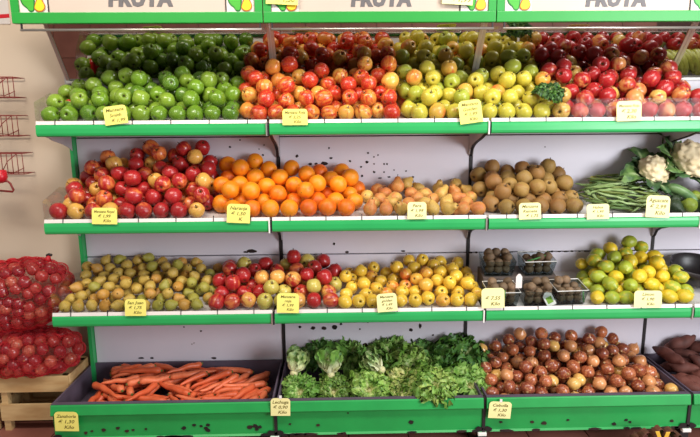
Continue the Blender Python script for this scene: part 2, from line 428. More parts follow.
for b, (x0, x1) in enumerate(sign_x):
    s = tag(empty('sign_board', (x0, SY, SZ)), f'cream fruit sign with green border and FRUTA lettering, {SIGNLAB[b]}', 'sign', 'fruit signs over the shelves')
    W = x1-x0; H = 0.27; g = 0.045
    MB().box(0.01, W-0.01, 0.006, 0.02, 0.01, H-0.01).build('panel', CREAM, s)
    MB().box(0, W, -0.004, 0.024, 0, g).build('bottom_border', SIGNG, s, bevel=0.003)
    MB().box(0, W, -0.004, 0.024, H-g, H).build('top_border', SIGNG, s, bevel=0.003)
    for e in (0, W-0.032):
        MB().box(e, e+0.032, -0.003, 0.023, g, H-g).build('side_border', SIGNG, s)
    for k, e in enumerate((0.036, W-0.036-0.115)):
        em = MB().box(e, e+0.115, 0.003, 0.006, g, H-g).build('emblem', EMBW, s)
        outline_extrude('pepper_outline', shape(PEPPER, e, g, 0.9), PEPG2, em, 0.0015, 0.003)
        outline_extrude('pepper', shape(PEPPER, e, g, -0.3), PEPG, em, 0.0003, 0.0015)
        outline_extrude('pear_outline', shape(PEAR_, e, g, 0.9), PEARO, em, -0.0009, 0.0003)
        outline_extrude('pear', shape(PEAR_, e, g, -0.3), PEARY, em, -0.002, -0.0009)
        lx = e+0.117 if k == 0 else e-0.006
        if not (b > 0 and k == 0): MB().box(lx, lx+0.004, 0.003, 0.006, g, H-g).build('divider_line', BLACKL, s)
    me = text_mesh('FRUTA', 0.098, bold=0.0065, shear=0.10, space=1.12, extrude=0.001)
    xs_ = [v.co.x for v in me.vertices]; wd = max(xs_)-min(xs_)
    lw = {0: (107, 172), 1: (350, 411), 2: (585, 646)}.get(b)
    if lw: P0 = at(lw[0], 6.5, SY); P1 = at(lw[1], 6.5, SY)
    else: P0 = Vector((x0+.37, 0, 1.95)); P1 = Vector((x0+.65, 0, 1.95))
    sc = (P1.x-P0.x)/wd
    put('lettering', me, GREYL, s, ((P0.x+P1.x)/2-x0, 0.005, P0.z-SZ+0.005), (math.pi/2, 0, 0), sc)
    MB().tube([(0.03, 0.002, -0.026), (W-0.006, 0.002, -0.026)], 0.0055, 8).build('rod', SILVER, s, smooth=True)
    for e in (0.035, W-0.012):
        MB().box(e-0.003, e+0.003, -0.001, 0.006, -0.03, 0.002).build('rod_hook', DARKM, s)
    MB().box(0.04, 0.055, 0.024, 0.44, 0.18, 0.2).build('support_arm', DARKM, s)
    MB().box(W-0.055, W-0.04, 0.024, 0.44, 0.18, 0.2).build('support_arm', DARKM, s)

# ------------------------------------------------------------------ tilted mirrors above the top shelf
MZ0, MY0, MZ1, MY1 = 1.672, -0.010, 2.10, -0.318
for b, (x0, x1) in enumerate(BAYS):
    t = tag(empty('tilted_mirror', (x0, MY0, MZ0)), f'tilted mirror behind top shelf reflecting {["green apples", "orange-red and golden apples", "red apples", "bananas"][b]}', 'mirror', 'tilted mirrors under the signs')
    W = x1-x0; dy, dz = MY1-MY0, MZ1-MZ0; ln = math.hypot(dy, dz); ny, nz = -dz/ln, dy/ln     # towards viewer, downwards
    def strip(xa, xb, off, th):
        q = [(off*ny, off*nz), (dy+off*ny, dz+off*nz), (dy+(off+th)*ny, dz+(off+th)*nz), ((off+th)*ny, (off+th)*nz)]
        return MB().prism_x(q, xa, xb)
    strip(0.004, W-0.004, -0.004, 0.004).build('mirror_glass', MIRROR, t)
    strip(0.0, 0.016, 0.0, 0.004).build('edge_trim', SILVER, t)
    strip(W-0.016, W-0.002, 0.0, 0.004).build('edge_trim', SILVER, t)
    MB().box(0, W, -0.012, 0.008, -0.012, 0.0).build('bottom_trim', WHITEP, t)

# ------------------------------------------------------------------ fruit shapes (unit size)
def lathe(name, prof, n=20, warp=0.0, seed=0, lobes=0, lobe_amt=0.0):
    V, F = [], []
    rg = len(prof)
    for i, (r, z) in enumerate(prof):
        if r < 1e-6: V.append((0, 0, z)); continue
        for j in range(n):
            a = 2*math.pi*j/n
            k = 1+lobe_amt*math.cos(lobes*a)*(1 if lobes else 0)
            V.append((r*k*math.cos(a), r*k*math.sin(a), z))
    idx = []; c = 0
    for r, z in prof:
        if r < 1e-6: idx.append([c]); c += 1
        else: idx.append(list(range(c, c+n))); c += n
    for i in range(rg-1):
        A, B = idx[i], idx[i+1]
        for j in range(n):
            j2 = (j+1) % n
            if len(A) == 1 and len(B) == 1: continue
            if len(A) == 1: F.append((A[0], B[j2], B[j]))
            elif len(B) == 1: F.append((A[j], A[j2], B[0]))
            else: F.append((A[j], A[j2], B[j2], B[j]))
    if warp:
        o = Vector((seed*7.3, seed*3.1, seed*1.7)); V2 = []
        for v in V:
            v = Vector(v); k = 1+warp*mn.noise(v*1.3+o); V2.append(v*k)
        V = V2
    return mesh_data(name, V, F, True)
def apple_prof(tall=0.92, dim=0.2):
    P = [(0, -tall*(1-dim*1.0)), (0.12, -tall*(1-dim*.75)), (0.26, -tall*0.985)]
    for i in range(11):
        a = -1.12+2.30*i/10
        P.append((math.cos(a)**0.8 if math.cos(a) > 0 else 0.2, tall*math.sin(a)*1.04+0.02))
    P += [(0.3, tall*0.99), (0.16, tall*(1-dim*0.7)), (0, tall*(1-dim*1.9))]
    return [(r if r > 0 else 0.0, z) for r, z in P]
APPLE = [lathe('apple', apple_prof(0.9+0.04*k), 20, 0.07, k, 5, 0.015) for k in range(4)]
ORANGE = [lathe('orange', [(0, -0.97), (0.1, -0.965)]+[(math.cos(a), 0.98*math.sin(a)) for a in [(-1.35+2.7*i/11) for i in range(12)]]+[(0.1, 0.955), (0.05, 0.93), (0, 0.93)], 20, 0.03, k) for k in range(3)]
def pear_prof(long=1.25, neck=0.42):
    P = [(0, -0.92), (0.15, -0.95), (0.3, -0.95)]
    for i in range(1, 8):
        a = -1.2+1.55*i/7; P.append((math.cos(a), math.sin(a)))
    P += [(0.82, 0.62), (0.66, 0.86), (neck+0.08, 1.06), (neck, long), (neck*0.75, long+0.13), (neck*0.35, long+0.18), (0, long+0.16)]
    return P
PEAR = [lathe('pear', pear_prof(1.2+0.1*k, 0.36+0.05*k), 18, 0.10, k+10) for k in range(3)]
SPEAR = [lathe('small_pear', pear_prof(1.05+0.12*k, 0.42), 16, 0.10, k+20) for k in range(3)]
LEMON = [lathe('lemon', [(0, -1.36), (0.13, -1.32), (0.2, -1.2)]+[(math.cos(a)**0.9, 1.14*math.sin(a)) for a in [(-1.22+2.44*i/10) for i in range(11)]]+[(0.22, 1.2), (0.15, 1.27), (0, 1.27)], 18, 0.06, k+30) for k in range(3)]
ONION = [lathe('onion', [(0, -0.93), (0.1, -0.96), (0.2, -0.90)]+[(math.cos(a), 0.9*math.sin(a)) for a in [(-1.2+2.2*i/10) for i in range(11)]]+[(0.42, 0.82), (0.26, 0.92), (0.13, 1.0), (0.09, 1.09), (0.11, 1.16), (0, 1.15)], 20, 0.09, k+40, 9, 0.012) for k in range(4)]
SMALLB = [lathe('brown_fruit', [(0, -1.0)]+[(math.cos(a), 1.08*math.sin(a)) for a in [(-1.3+2.6*i/8) for i in range(9)]]+[(0, 1.06)], 14, 0.08, k+50) for k in range(2)]
mb = MB(); mb.tube([(0, 0, 0.62), (0.02, 0.02, 0.9), (0.08, 0.03, 1.22)], [0.05, 0.04, 0.06], 5); APSTEM = mb.data('stem', True)
mb = MB(); mb.tube([(0, 0, 0.0), (0.03, 0.02, 0.25), (0.12, 0.03, 0.55)], [0.07, 0.05, 0.07], 5); PRSTEM = mb.data('stem', True)

M_GREENAP = fruit_mat('green_apple_skin', (150, 168, 60), 0.5, 0.9, rough=0.25, pole=(62, 66, 20), coat=0.25, speck=(164, 190, 84), speck_scale=10)
M_REDAP = fruit_mat('red_apple_skin', (170, 28, 36), 0.34, 0.66, stretch=(1.5, 1.5, 0.45), rough=0.3, pole=(96, 66, 30), pole_r=0.24, coat=0.2, speck=(205, 90, 60), speck_scale=9, grad=0.12)
M_ORRED = fruit_mat('orange_red_apple_skin', (196, 40, 30), 0.34, 0.68, stretch=(2.0, 2.0, 0.5), rough=0.3, pole=(120, 84, 36), pole_r=0.24, coat=0.2, speck=(236, 150, 60), speck_scale=8, grad=0.12)
M_GOLD = fruit_mat('golden_apple_skin', (222, 110, 50), 0.42, 0.8, rough=0.32, pole=(70, 58, 26), pole_r=0.22, coat=0.2, speck=(150, 130, 50), speck_scale=22, grad=0.2)
M_RUSSET = fruit_mat('russet_apple_skin', (146, 96, 50), 0.3, 0.75, rough=0.6, pole=(60, 40, 24), pole_r=0.26, speck=(120, 88, 50), speck_scale=12)
M_ORANGE = fruit_mat('orange_skin', (226, 96, 12), 0.35, 0.8, rough=0.4, pole=(110, 96, 30), pole_r=0.09, bump=0.12)
M_PEAR = fruit_mat('pear_skin', (206, 122, 66), 0.42, 0.72, rough=0.5, pole=(70, 50, 24), pole_r=0.16, speck=(150, 116, 60), speck_scale=8, grad=0.15)
M_SPEAR = fruit_mat('small_pear_skin', (196, 140, 56), 0.42, 0.72, rough=0.5, pole=(60, 46, 20), pole_r=0.18, speck=(136, 112, 44), speck_scale=7, grad=0.12)
M_LEMON = fruit_mat('lemon_skin', (232, 196, 48), 0.38, 0.66, stretch=(1, 1, 1), rough=0.35, pole=(120, 130, 40), pole_r=0.1, bump=0.12, coat=0.1)
M_ONION = fruit_mat('onion_skin', (132, 62, 42), 0.3, 0.72, stretch=(4.5, 4.5, 0.5), scale=1.8, rough=0.3, pole=(196, 156, 104), pole_r=0.26, speck=(222, 156, 96), speck_scale=3.2, coat=0.35)
M_NETON = fruit_mat('sack_onion_skin', (130, 34, 40), 0.3, 0.8, stretch=(3, 3, 0.3), rough=0.25, coat=0.4, pole=(170, 120, 80), pole_r=0.2)
M_AVO = fruit_mat('avocado_skin', (30, 34, 24), 0.4, 0.8, rough=0.4, pole=(60, 50, 24), pole_r=0.12, speck=(30, 40, 22), bump=0.2)
M_SMALLB = fruit_mat('small_brown_skin', (104, 84, 62), 0.3, 0.8, rough=0.7, pole=None, speck=(80, 66, 48))

# ------------------------------------------------------------------ packing: spheres are let down into each bin until its heap profile is full
BALLS = []     # dict(x,y,z,r,kind,bin,row,front)
def contour(pts, Y):
    W = [at(u, v, Y) for u, v in pts]; W.sort(key=lambda p: p.x)
    return np.array([p.x for p in W]), np.array([p.z for p in W])
def pack(bin_, kind, r, x0, x1, yfront, yback, floor, cont, row, seed, Yc=-0.075, frontrow=True, zfront=None, mirror=False, cap=320, jitter=0.003, lean=0.0, topfrac=1.0, power=0.8):
    rs = np.random.RandomState(seed)
    obs = [o for o in BALLS if o['row'] == row and x0-0.1 < o['x'] < x1+0.1]
    res = 0.006
    xs = np.arange(x0+r*0.5 if lean else x0+r, x1-r*0.3, res); ys = np.arange(yfront+r+0.001, yback-r, res)
    X, Y = np.meshgrid(xs, ys, indexing='ij')
    Z = floor(Y)+r*1.02
    def upd(bx, by, bz, br):
        d2 = (X-bx)**2+(Y-by)**2; s = (r+br)**2-d2; k = s > 0
        Z[k] = np.maximum(Z[k], bz+np.sqrt(s[k]))
    for o in obs: upd(o['x'], o['y'], o['z'], o['r'])
    cx, cz = cont; zb = np.interp(X, cx, cz); yfr = yfront+r
    zf = zfront if zfront else floor(yfr)+2*r+0.012
    t = np.clip((Y-yfr)/(Yc-yfr), 0, 1.05)**power
    T = np.minimum(zf, zb)+(zb-np.minimum(zf, zb))*t
    if mirror:
        ln = math.hypot(MY1-MY0, MZ1-MZ0); ny, nz = -(MZ1-MZ0)/ln, (MY1-MY0)/ln
        T = np.where((Y-MY0)*ny+(Z-MZ0)*nz < r+0.006, -9, T)
    N = rs.normal(0, jitter, X.shape); out = []
    def add(x, y, z, fr):
        rr = r*rs.uniform(0.95, 1.03); b = dict(x=x, y=y, z=z, r=rr, kind=kind, bin=bin_, row=row, front=fr, R=r)
        BALLS.append(b); out.append(b); upd(x, y, z, r)
    if frontrow:
        x = x0+r+rs.uniform(0, .006)
        while x < x1-r*0.4:
            y = yfront+r+0.001+rs.uniform(0, .006)
            i = min(len(xs)-1, max(0, int(round((x-xs[0])/res)))); j = min(len(ys)-1, int(round((y-ys[0])/res)))
            if Z[i, j] < floor(y)+r*1.35: add(x, y, max(Z[i, j], floor(y)+r*1.02), True)
            x += 2*r+rs.uniform(0.0, 0.006)
    for _ in range(cap):
        ok = Z+0.5*r <= T
        if mirror:
            ok &= (Y-MY0)*ny+(Z-MZ0)*nz > r+0.006
        if not ok.any(): break
        S = np.where(ok, Z+N, 99); i, j = np.unravel_index(S.argmin(), S.shape)
        add(X[i, j], Y[i, j], Z[i, j], False)
    return out
def px2x(u, v, Y): return at(u, v, Y).x

# top shelf
C1 = contour([(20,104),(45,88),(62,76),(85,70),(120,63),(170,60),(215,62),(236,64),(270,54),(330,52),(395,54),(440,57),(500,58),(540,60),(580,56),(620,54),(660,56),(690,62),(740,68)], -0.075)
f1 = lambda y: deck_z(1, y)
yg1 = YF[1]+0.018
b1 = px2x(236, 100, -.25); b2 = px2x(394, 100, -.25); b3 = px2x(551, 100, -.25)
pack('green', 'green_apple', 0.039, XL+0.004, b1, yg1, -0.012, f1, C1, 1, 1, mirror=True)
pack('orred', 'orange_red_apple', 0.0385, b1-0.01, b2, yg1, -0.012, f1, C1, 1, 2, mirror=True)
pack('golden', 'golden_apple', 0.0385, b2-0.01, b3, yg1, -0.012, f1, C1, 1, 3, mirror=True)
pack('red', 'red_apple', 0.039, b3-0.01, 3.02, yg1, -0.012, f1, C1, 1, 4, mirror=True)
pack('red', 'red_apple', 0.039, 2.97, 3.36, yg1, -0.2, f1, C1, 1, 14, mirror=True)
# second shelf
C2 = contour([(44,200),(56,183),(72,168),(88,158),(105,148),(130,150),(150,143),(185,139),(205,143),(216,152),(226,155),(245,151),(265,153),(290,160),(340,163),(360,172),(366,178),(400,180),(440,180),(474,182),(480,170),(490,160),(505,156),(530,157),(550,162),(566,178),(578,192),(590,215)], -0.075)
f2 = lambda y: deck_z(2, y)
yg2 = YF[2]+0.018
d1 = px2x(208, 195, -.25); d2 = px2x(362, 195, -.25); d3 = px2x(478, 195, -.25); d4 = px2x(578, 200, -.25)
pack('royal', 'royal_apple', 0.0385, XL+0.004, d1, yg2, -0.012, f2, C2, 2, 5)
pack('orange', 'orange', 0.043, d1-0.01, d2, yg2, -0.012, f2, C2, 2, 6)
pack('pear', 'pear', 0.0355, d2-0.005, d3, yg2, -0.012, f2, C2, 2, 7)
pack('russet', 'russet_apple', 0.039, d3-0.005, d4, yg2, -0.012, f2, C2, 2, 8)
C2A = contour([(625,212),(640,198),(655,192),(680,190),(700,186),(740,184)], -0.1)
pack('avocado', 'avocado', 0.034, px2x(645, 205, -.25), 3.36, yg2, -0.02, f2, C2A, 2, 15, Yc=-0.1)
# third shelf
C3 = contour([(55,300),(64,280),(80,266),(95,262),(110,258),(130,255),(165,258),(180,252),(200,262),(215,262),(235,254),(270,254),(300,248),(330,253),(340,262),(380,264),(400,257),(430,252),(460,258),(478,272)], -0.075)
C3L = contour([(574,280),(582,262),(592,248),(605,240),(622,236),(640,238),(655,246),(668,256),(680,268),(692,290),(700,305)], -0.10)
f3 = lambda y: deck_z(3, y)
yg3 = YF[3]+0.018
e1 = px2x(212, 290, -.25); e2 = px2x(338, 290, -.25); e3 = px2x(478, 290, -.25); e4 = px2x(578, 290, -.2); e5 = px2x(690, 296, -.3)
pack('spear', 'small_pear', 0.0295, XL+0.012, e1, yg3, -0.012, f3, C3, 3, 9)
pack('fuji', 'red_apple_mix', 0.0375, e1-0.005, e2, yg3, -0.012, f3, C3, 3, 10)
pack('yellow', 'yellow_apple', 0.033, e2-0.005, e3, yg3, -0.012, f3, C3, 3, 11)
pack('lemon', 'lemon', 0.034, e4, e5, yg3, -0.06, f3, C3L, 3, 12, Yc=-0.11)
# onions in the floor tray
C4 = contour([(470,348),(484,344),(505,336),(520,333),(550,328),(580,328),(605,332),(625,340),(645,352),(660,362),(690,380)], -0.09)
f4 = lambda y: 0.045+0*y
pack('onion', 'brown_onion', 0.034, 2.022, 2.978, TRAY_Y+0.03, -0.03, f4, C4, 4, 13, Yc=-0.09, frontrow=False, zfront=0.185)

# keep the fruit that can be seen from the photograph's place or a step to either side
def visible_counts(c, sc=0.5):
    Wd, Hd = int(700*sc), int(437*sc); zb = np.full((Hd, Wd), 1e9); ib = np.full((Hd, Wd), -1)
    for k, b in enumerate(BALLS):
        u, v, z = pix((b['x'], b['y'], b['z']), c); u *= sc; v *= sc; pr = FPX*sc*b['r']/z
        u0, u1, v0, v1 = max(0, int(u-pr)), min(Wd, int(u+pr)+2), max(0, int(v-pr)), min(Hd, int(v+pr)+2)
        if u1 <= u0 or v1 <= v0: continue
        vv, uu = np.mgrid[v0:v1, u0:u1]; q = 1-((uu+.5-u)**2+(vv+.5-v)**2)/pr**2
        d = np.where(q > 0, z-b['r']*np.sqrt(np.maximum(q, 0)), 1e9); s = d < zb[v0:v1, u0:u1]
        zb[v0:v1, u0:u1][s] = d[s]; ib[v0:v1, u0:u1][s] = k
    n = np.zeros(len(BALLS), int)
    vals, cnt = np.unique(ib[ib >= 0], return_counts=True); n[vals] = cnt
    return n
n0 = visible_counts(CAM); n1 = visible_counts((CAM[0]-0.55, CAM[1], CAM[2])); n2 = visible_counts((CAM[0]+0.55, CAM[1], CAM[2])); n3 = visible_counts((CAM[0], CAM[1], CAM[2]+0.35))
for k, b in enumerate(BALLS): b['n'] = int(n0[k]); b['keep'] = n0[k] >= 2 or n1[k] >= 10 or n2[k] >= 10 or n3[k] >= 10 or (b['row'] == 1 and b['z']+b['r']*1.5 > deck_z(1, b['y'])+0.09)

def pick(rnd, opts):
    t = rnd.random()*sum(o[0] for o in opts)
    for o in opts:
        t -= o[0]
        if t <= 0: return o
    return opts[-1]
# kind -> meshes, material, [(weight, ground colour, blush amount range, word)], label place, group, category
KINDS = {
 'green_apple': (APPLE, M_GREENAP, [(3, (104, 142, 30), (.2, .45), 'bright green apple'), (2, (124, 154, 44), (.2, .5), 'light green apple'), (1, (80, 120, 26), (.1, .3), 'darker green apple')], 'on the top shelf', 'green apples on the top shelf', 'apple'),
 'orange_red_apple': (APPLE, M_ORRED, [(3, (236, 150, 62), (.42, .62), 'orange-red apple'), (2, (236, 176, 78), (.2, .4), 'yellow-orange blushed apple'), (2, (220, 110, 52), (.6, .8), 'mostly red apple')], 'in the heap under the second sign on the top shelf', 'orange-red apples on the top shelf', 'apple'),
 'golden_apple': (APPLE, M_GOLD, [(5, (212, 198, 70), (.1, .3), 'golden yellow apple'), (2, (176, 186, 64), (.05, .2), 'greenish yellow apple'), (1.2, (226, 176, 72), (.4, .62), 'yellow apple with orange blush')], 'in the golden heap on the top shelf', 'golden apples on the top shelf', 'apple'),
 'red_apple': (APPLE, M_REDAP, [(4, (214, 120, 72), (.62, .85), 'red apple'), (2, (222, 150, 84), (.42, .6), 'pinkish red apple'), (1, (214, 178, 90), (.2, .36), 'yellow-patched red apple')], 'in the heap under the third sign on the top shelf', 'red apples on the top shelf', 'apple'),
 'royal_apple': (APPLE, M_REDAP, [(4, (226, 130, 62), (.48, .72), 'red and orange apple'), (3, (206, 96, 60), (.7, .95), 'deep red apple'), (2, (234, 180, 84), (.15, .38), 'yellow and red apple')], 'heaped left of the oranges on the second shelf', 'red and yellow apples left of the oranges', 'apple'),
 'orange': (ORANGE, M_ORANGE, [(3, (246, 148, 24), (.2, .5), 'bright orange'), (1, (236, 124, 18), (.4, .7), 'deep orange')], 'in the heap on the second shelf', 'oranges on the second shelf', 'orange'),
 'pear': (PEAR, M_PEAR, [(4, (216, 174, 88), (.2, .45), 'pale yellow pear'), (1.5, (214, 146, 76), (.45, .7), 'pear with reddish blush')], 'between the oranges and russet apples', 'yellow pears on the second shelf', 'pear'),
 'russet_apple': (APPLE, M_RUSSET, [(3, (154, 112, 58), (.2, .5), 'brown russet apple'), (2, (162, 128, 66), (.1, .4), 'olive-brown russet apple')], 'heaped beside the green beans', 'russet apples on the second shelf', 'apple'),
 'small_pear': (SPEAR, M_SPEAR, [(3, (196, 164, 76), (.15, .42), 'small yellow-green pear'), (1.5, (158, 152, 62), (.05, .25), 'small green pear'), (2, (196, 148, 72), (.4, .7), 'small pear with brown blush')], 'at the left end of the third shelf', 'small pears on the third shelf', 'pear'),
 'red_apple_mix': (APPLE, M_REDAP, [(4, (216, 120, 66), (.55, .85), 'red apple'), (2, (230, 170, 84), (.3, .5), 'red-streaked yellow apple'), (1, (200, 190, 90), (.05, .2), 'pale yellow-green apple')], 'beside the small pears on the third shelf', 'red apples on the third shelf', 'apple'),
 'yellow_apple': (APPLE, M_GOLD, [(5, (238, 196, 66), (.08, .3), 'small yellow apple'), (1.5, (232, 176, 66), (.38, .6), 'small yellow apple with orange blush')], 'beside the punnets on the third shelf', 'small yellow apples on the third shelf', 'apple'),
 'lemon': (LEMON, M_LEMON, [(3, (206, 190, 50), (.5, .72), 'yellow lemon'), (4, (160, 174, 54), (.25, .5), 'yellow-green lemon'), (.6, (92, 122, 40), (.0, .12), 'dark green lemon')], 'in the heap on the third shelf', 'lemons on the third shelf', 'lemon'),
 'avocado': (SPEAR, M_AVO, [(4, (44, 62, 34), (.1, .4), 'dark green avocado'), (1, (132, 150, 44), (.0, .1), 'yellow-green avocado'), (1.5, (66, 92, 50), (.1, .3), 'green avocado')], '', 'avocados on the second shelf', 'avocado'),
 'brown_onion': (ONION, M_ONION, [(4, (196, 114, 72), (.4, .7), 'copper-brown onion'), (2.2, (150, 80, 60), (.5, .85), 'reddish brown onion'), (2, (214, 148, 96), (.2, .42), 'light tan onion'), (.7, (226, 178, 96), (.05, .25), 'pale peeled yellow onion')], 'in the heap in the green floor tray', 'brown onions in the floor tray', 'onion'),
}
NAMEOF = {'orange_red_apple': 'red_apple', 'royal_apple': 'red_apple', 'red_apple_mix': 'red_apple', 'brown_onion': 'onion', 'small_pear': 'pear', 'yellow_apple': 'golden_apple'}
FRONT_AT = {'green_apple': 'top shelf green heap', 'orange_red_apple': 'top shelf orange-red heap', 'golden_apple': 'top shelf golden heap', 'red_apple': 'top shelf red heap',
            'royal_apple': 'heap beside the oranges', 'orange': 'second shelf orange heap', 'pear': 'second shelf pear heap', 'russet_apple': 'russet apple heap', 'small_pear': 'third shelf pear heap',
            'red_apple_mix': 'third shelf red heap', 'yellow_apple': 'heap beside the punnets', 'lemon': 'lemon heap', 'brown_onion': 'floor tray onion heap', 'avocado': 'avocado heap'}
SHORT = {'apple': 'apple', 'orange': 'orange', 'pear': 'pear', 'lemon': 'lemon', 'onion': 'onion'}
GRP = {}
rf = random.Random(21)
kept = [b for b in BALLS if b['keep']]
tiers = {}
for b in kept:
    h = b['z']-(deck_z(b['row'], b['y']*0+YF[b['row']]) if b['row'] < 4 else 0.045)-b['R']
    b['tier'] = 0 if b['front'] else max(1, int(round(h/(1.45*b['R']))))
    if b['n'] >= 5: tiers.setdefault((b['kind'], b['tier']), []).append(b)
for key, lst in tiers.items():
    lst.sort(key=lambda b: pix((b['x'], b['y'], b['z']))[0])
    for k, b in enumerate(lst): b['ord'] = k
TIER = ['front row', 'first tier up', 'second tier up', 'third tier up', 'fourth tier up', 'fifth tier up', 'sixth tier up', 'seventh tier up', 'eighth tier up', 'ninth tier up']
def ordinal(k):
    if k < 24: return ORD[k]
    T_ = {2: 'twent', 3: 'thirt', 4: 'fort', 5: 'fift', 6: 'sixt'}
    n = k+1; return T_[n//10]+'ieth' if n % 10 == 0 else T_[n//10]+'y-'+ORD[n % 10-1]
for b in sorted(kept, key=lambda b: (b['kind'], not b['front'], b['x'])):
    meshes, mt, opts, place, group, cat = KINDS[b['kind']]
    op = pick(rf, opts)
    al = rf.uniform(*op[2]); v = rf.uniform(0.9, 1.08)
    col = tuple(min(1, c*v) for c in lin(*op[1]))
    word = op[3]
    # colour drift seen in the photograph: golden apples grow greener to the left
    if b['kind'] == 'orange_red_apple' and b['x'] > 1.30 and rf.random() < 0.35: al += 0.2; word = 'mostly red apple'
    e = Euler((rf.uniform(-0.9, 0.9), rf.uniform(-0.9, 0.9), rf.uniform(0, 6.28)))
    if rf.random() < 0.45: e = Euler((rf.uniform(0.4, 2.0), rf.uniform(-0.7, 0.7), rf.uniform(0, 6.28)))
    if cat in ('pear', 'avocado'): e = Euler((rf.uniform(-2.0, 2.0), rf.uniform(-2.0, 2.0), rf.uniform(0, 6.28)))
    if cat == 'lemon': e = Euler((rf.uniform(1.2, 1.9), rf.uniform(-.3, .3), rf.uniform(0, 6.28)))
    s = b['r']*(0.92 if cat == 'pear' else 0.97 if cat == 'lemon' else 1.0)
    o = put(NAMEOF.get(b['kind'], b['kind']), own(rf.choice(meshes), mt), mt, None, (b['x'], b['y'], b['z']), e, s)
    o.color = (*col, al)
    if 'ord' in b: lab = f"{word}, {ordinal(b['ord'])} from left, {TIER[min(b['tier'], 9)]}, {FRONT_AT[b['kind']]}"
    else: lab = f"{word} nearly hidden inside the {FRONT_AT[b['kind']]}"
    tag(o, lab, cat, group+', '+word)
    if b['n'] >= 16 and cat in ('apple', 'pear'):
        put('stem', APSTEM if cat == 'apple' else PRSTEM, STEM, o, (0, 0, 0) if cat == 'apple' else (0, 0, 1.3 if b['kind'] == 'pear' else 1.15))
#@@PART2
# ------------------------------------------------------------------ long produce let down onto a height map
class Heap:
    def __init__(s, x0, x1, y0, y1, floor, res=0.004):
        s.x0, s.y0, s.res = x0, y0, res
        s.nx, s.ny = int((x1-x0)/res)+1, int((y1-y0)/res)+1
        s.xs = x0+np.arange(s.nx)*res; s.ys = y0+np.arange(s.ny)*res
        s.X, s.Y = np.meshgrid(s.xs, s.ys, indexing='ij'); s.H = floor(s.X, s.Y).astype(float)
    def ball(s, x, y, z, r):
        i0, i1 = max(0, int((x-r-s.x0)/s.res)), min(s.nx, int((x+r-s.x0)/s.res)+2); j0, j1 = max(0, int((y-r-s.y0)/s.res)), min(s.ny, int((y+r-s.y0)/s.res)+2)
        if i1 <= i0 or j1 <= j0: return
        q = r*r-(s.X[i0:i1, j0:j1]-x)**2-(s.Y[i0:i1, j0:j1]-y)**2
        k = q > 0; h = s.H[i0:i1, j0:j1]; h[k] = np.maximum(h[k], z+np.sqrt(q[k]))
    def drop(s, L, rad, rnd, theta, target, tries=50, bmax=0.3, n=9):
        """rest a tapered rod of length L (radii rad(t), t in -.5...5) in its lowest place under target; returns centre, heading, slope"""
        best = None; ts = np.linspace(-.46, .46, n); rr = np.array([rad(t) for t in ts])
        for _ in range(tries):
            th = theta(rnd); cx = rnd.uniform(s.xs[0], s.xs[-1]); cy = rnd.uniform(s.ys[0], s.ys[-1])
            px = cx+math.cos(th)*ts*L; py = cy+math.sin(th)*ts*L
            if px.min()-.012 < s.xs[0] or px.max()+.012 > s.xs[-1] or py.min()-.012 < s.ys[0] or py.max()+.012 > s.ys[-1]: continue
            h = s.H[((px-s.x0)/s.res).astype(int), ((py-s.y0)/s.res).astype(int)]+rr
            for b in np.linspace(-bmax, bmax, 9):
                a = (h-b*ts*L).max(); sc = a+0.12*abs(b)*L-target(cx, cy)
                if best is None or sc < best[0]: best = (sc, cx, cy, a, th, b)
        if best is None or best[0] > 0: return None
        _, cx, cy, a, th, b = best
        for t in np.linspace(-.5, .5, 25):
            s.ball(cx+math.cos(th)*t*L, cy+math.sin(th)*t*L, a+b*t*L, float(rad(t)))
        return Vector((cx, cy, a)), th, b
def rod_mesh(name, L, rad, rnd, bend=0.0, wob=0.0, n=10, k=14, flat=1.0):
    pts, rs = [], []
    for i in range(k+1):
        t = -0.5+i/k; pts.append((t*L, bend*(t*t-0.08)*L+wob*mn.noise((t*4, rnd, 3)), wob*mn.noise((t*4, rnd, 9)))); rs.append(max(0.0006, rad(t)*(1+0.07*mn.noise((t*9, rnd, 5)))))
    mb = MB(); mb.tube(pts, rs, n)
    if flat != 1: mb.V = [(x, y, z*flat) for x, y, z in mb.V]
    return mb.data(name, True)

# carrots
mt, nt, p, L = newmat('carrot_skin')
oi = node(nt, 'ShaderNodeObjectInfo'); nz = noise_(nt, 40, 3, stretch=(2.2, 0.4, 0.4), randomize=True)
L.new(mixc(nt, math_(nt, 'MULTIPLY', ramp01(nt, nz, 0.45, 0.75), 0.55), oi.outputs['Color'], lin(206, 84, 38)), p.inputs['Base Color']); p.inputs['Roughness'].default_value = 0.42
M_CARROT = mt
M_CROWN = paint('carrot_crown', (96, 104, 42), rough=0.8)
def carrot_rad(R0):
    def f(t):
        u = t+0.5                                       # 0 tip .. 1 crown
        return R0*(0.22+0.80*u**0.7)*(1 if u < .94 else max(.45, 1-(u-.94)*9))*(1 if u > .06 else max(.2, u/.06))
    return f
CARV = [(Lc, Rc, rod_mesh('carrot', Lc, carrot_rad(Rc), k, bend=bd, wob=0.006)) for k, (Lc, Rc, bd) in enumerate([(.19, .018, .10), (.22, .019, -.12), (.17, .017, .18), (.24, .0195, .06), (.15, .0175, -.05)])]
CRM = MB().tube([(-.004, 0, 0), (.004, 0, 0), (.010, .001, .001)], [.0085, .0075, .004], 7).data('crown', True)
hp = Heap(0.02, 0.955, TRAY_Y+0.035, -0.03, lambda X, Y: 0.04+0*X)
rc = random.Random(5)
ctop = contour([(60,405),(80,385),(105,367),(125,358),(160,358),(195,358),(225,362),(250,368),(272,376),(285,386)], -0.12)
def ctarget(x, y):
    zb = float(np.interp(x, *ctop)); t = min(1, max(0, (y-TRAY_Y-.04)/(-.12-TRAY_Y-.04)))
    return 0.165+(zb-0.165)*t-0.004
carrots = []
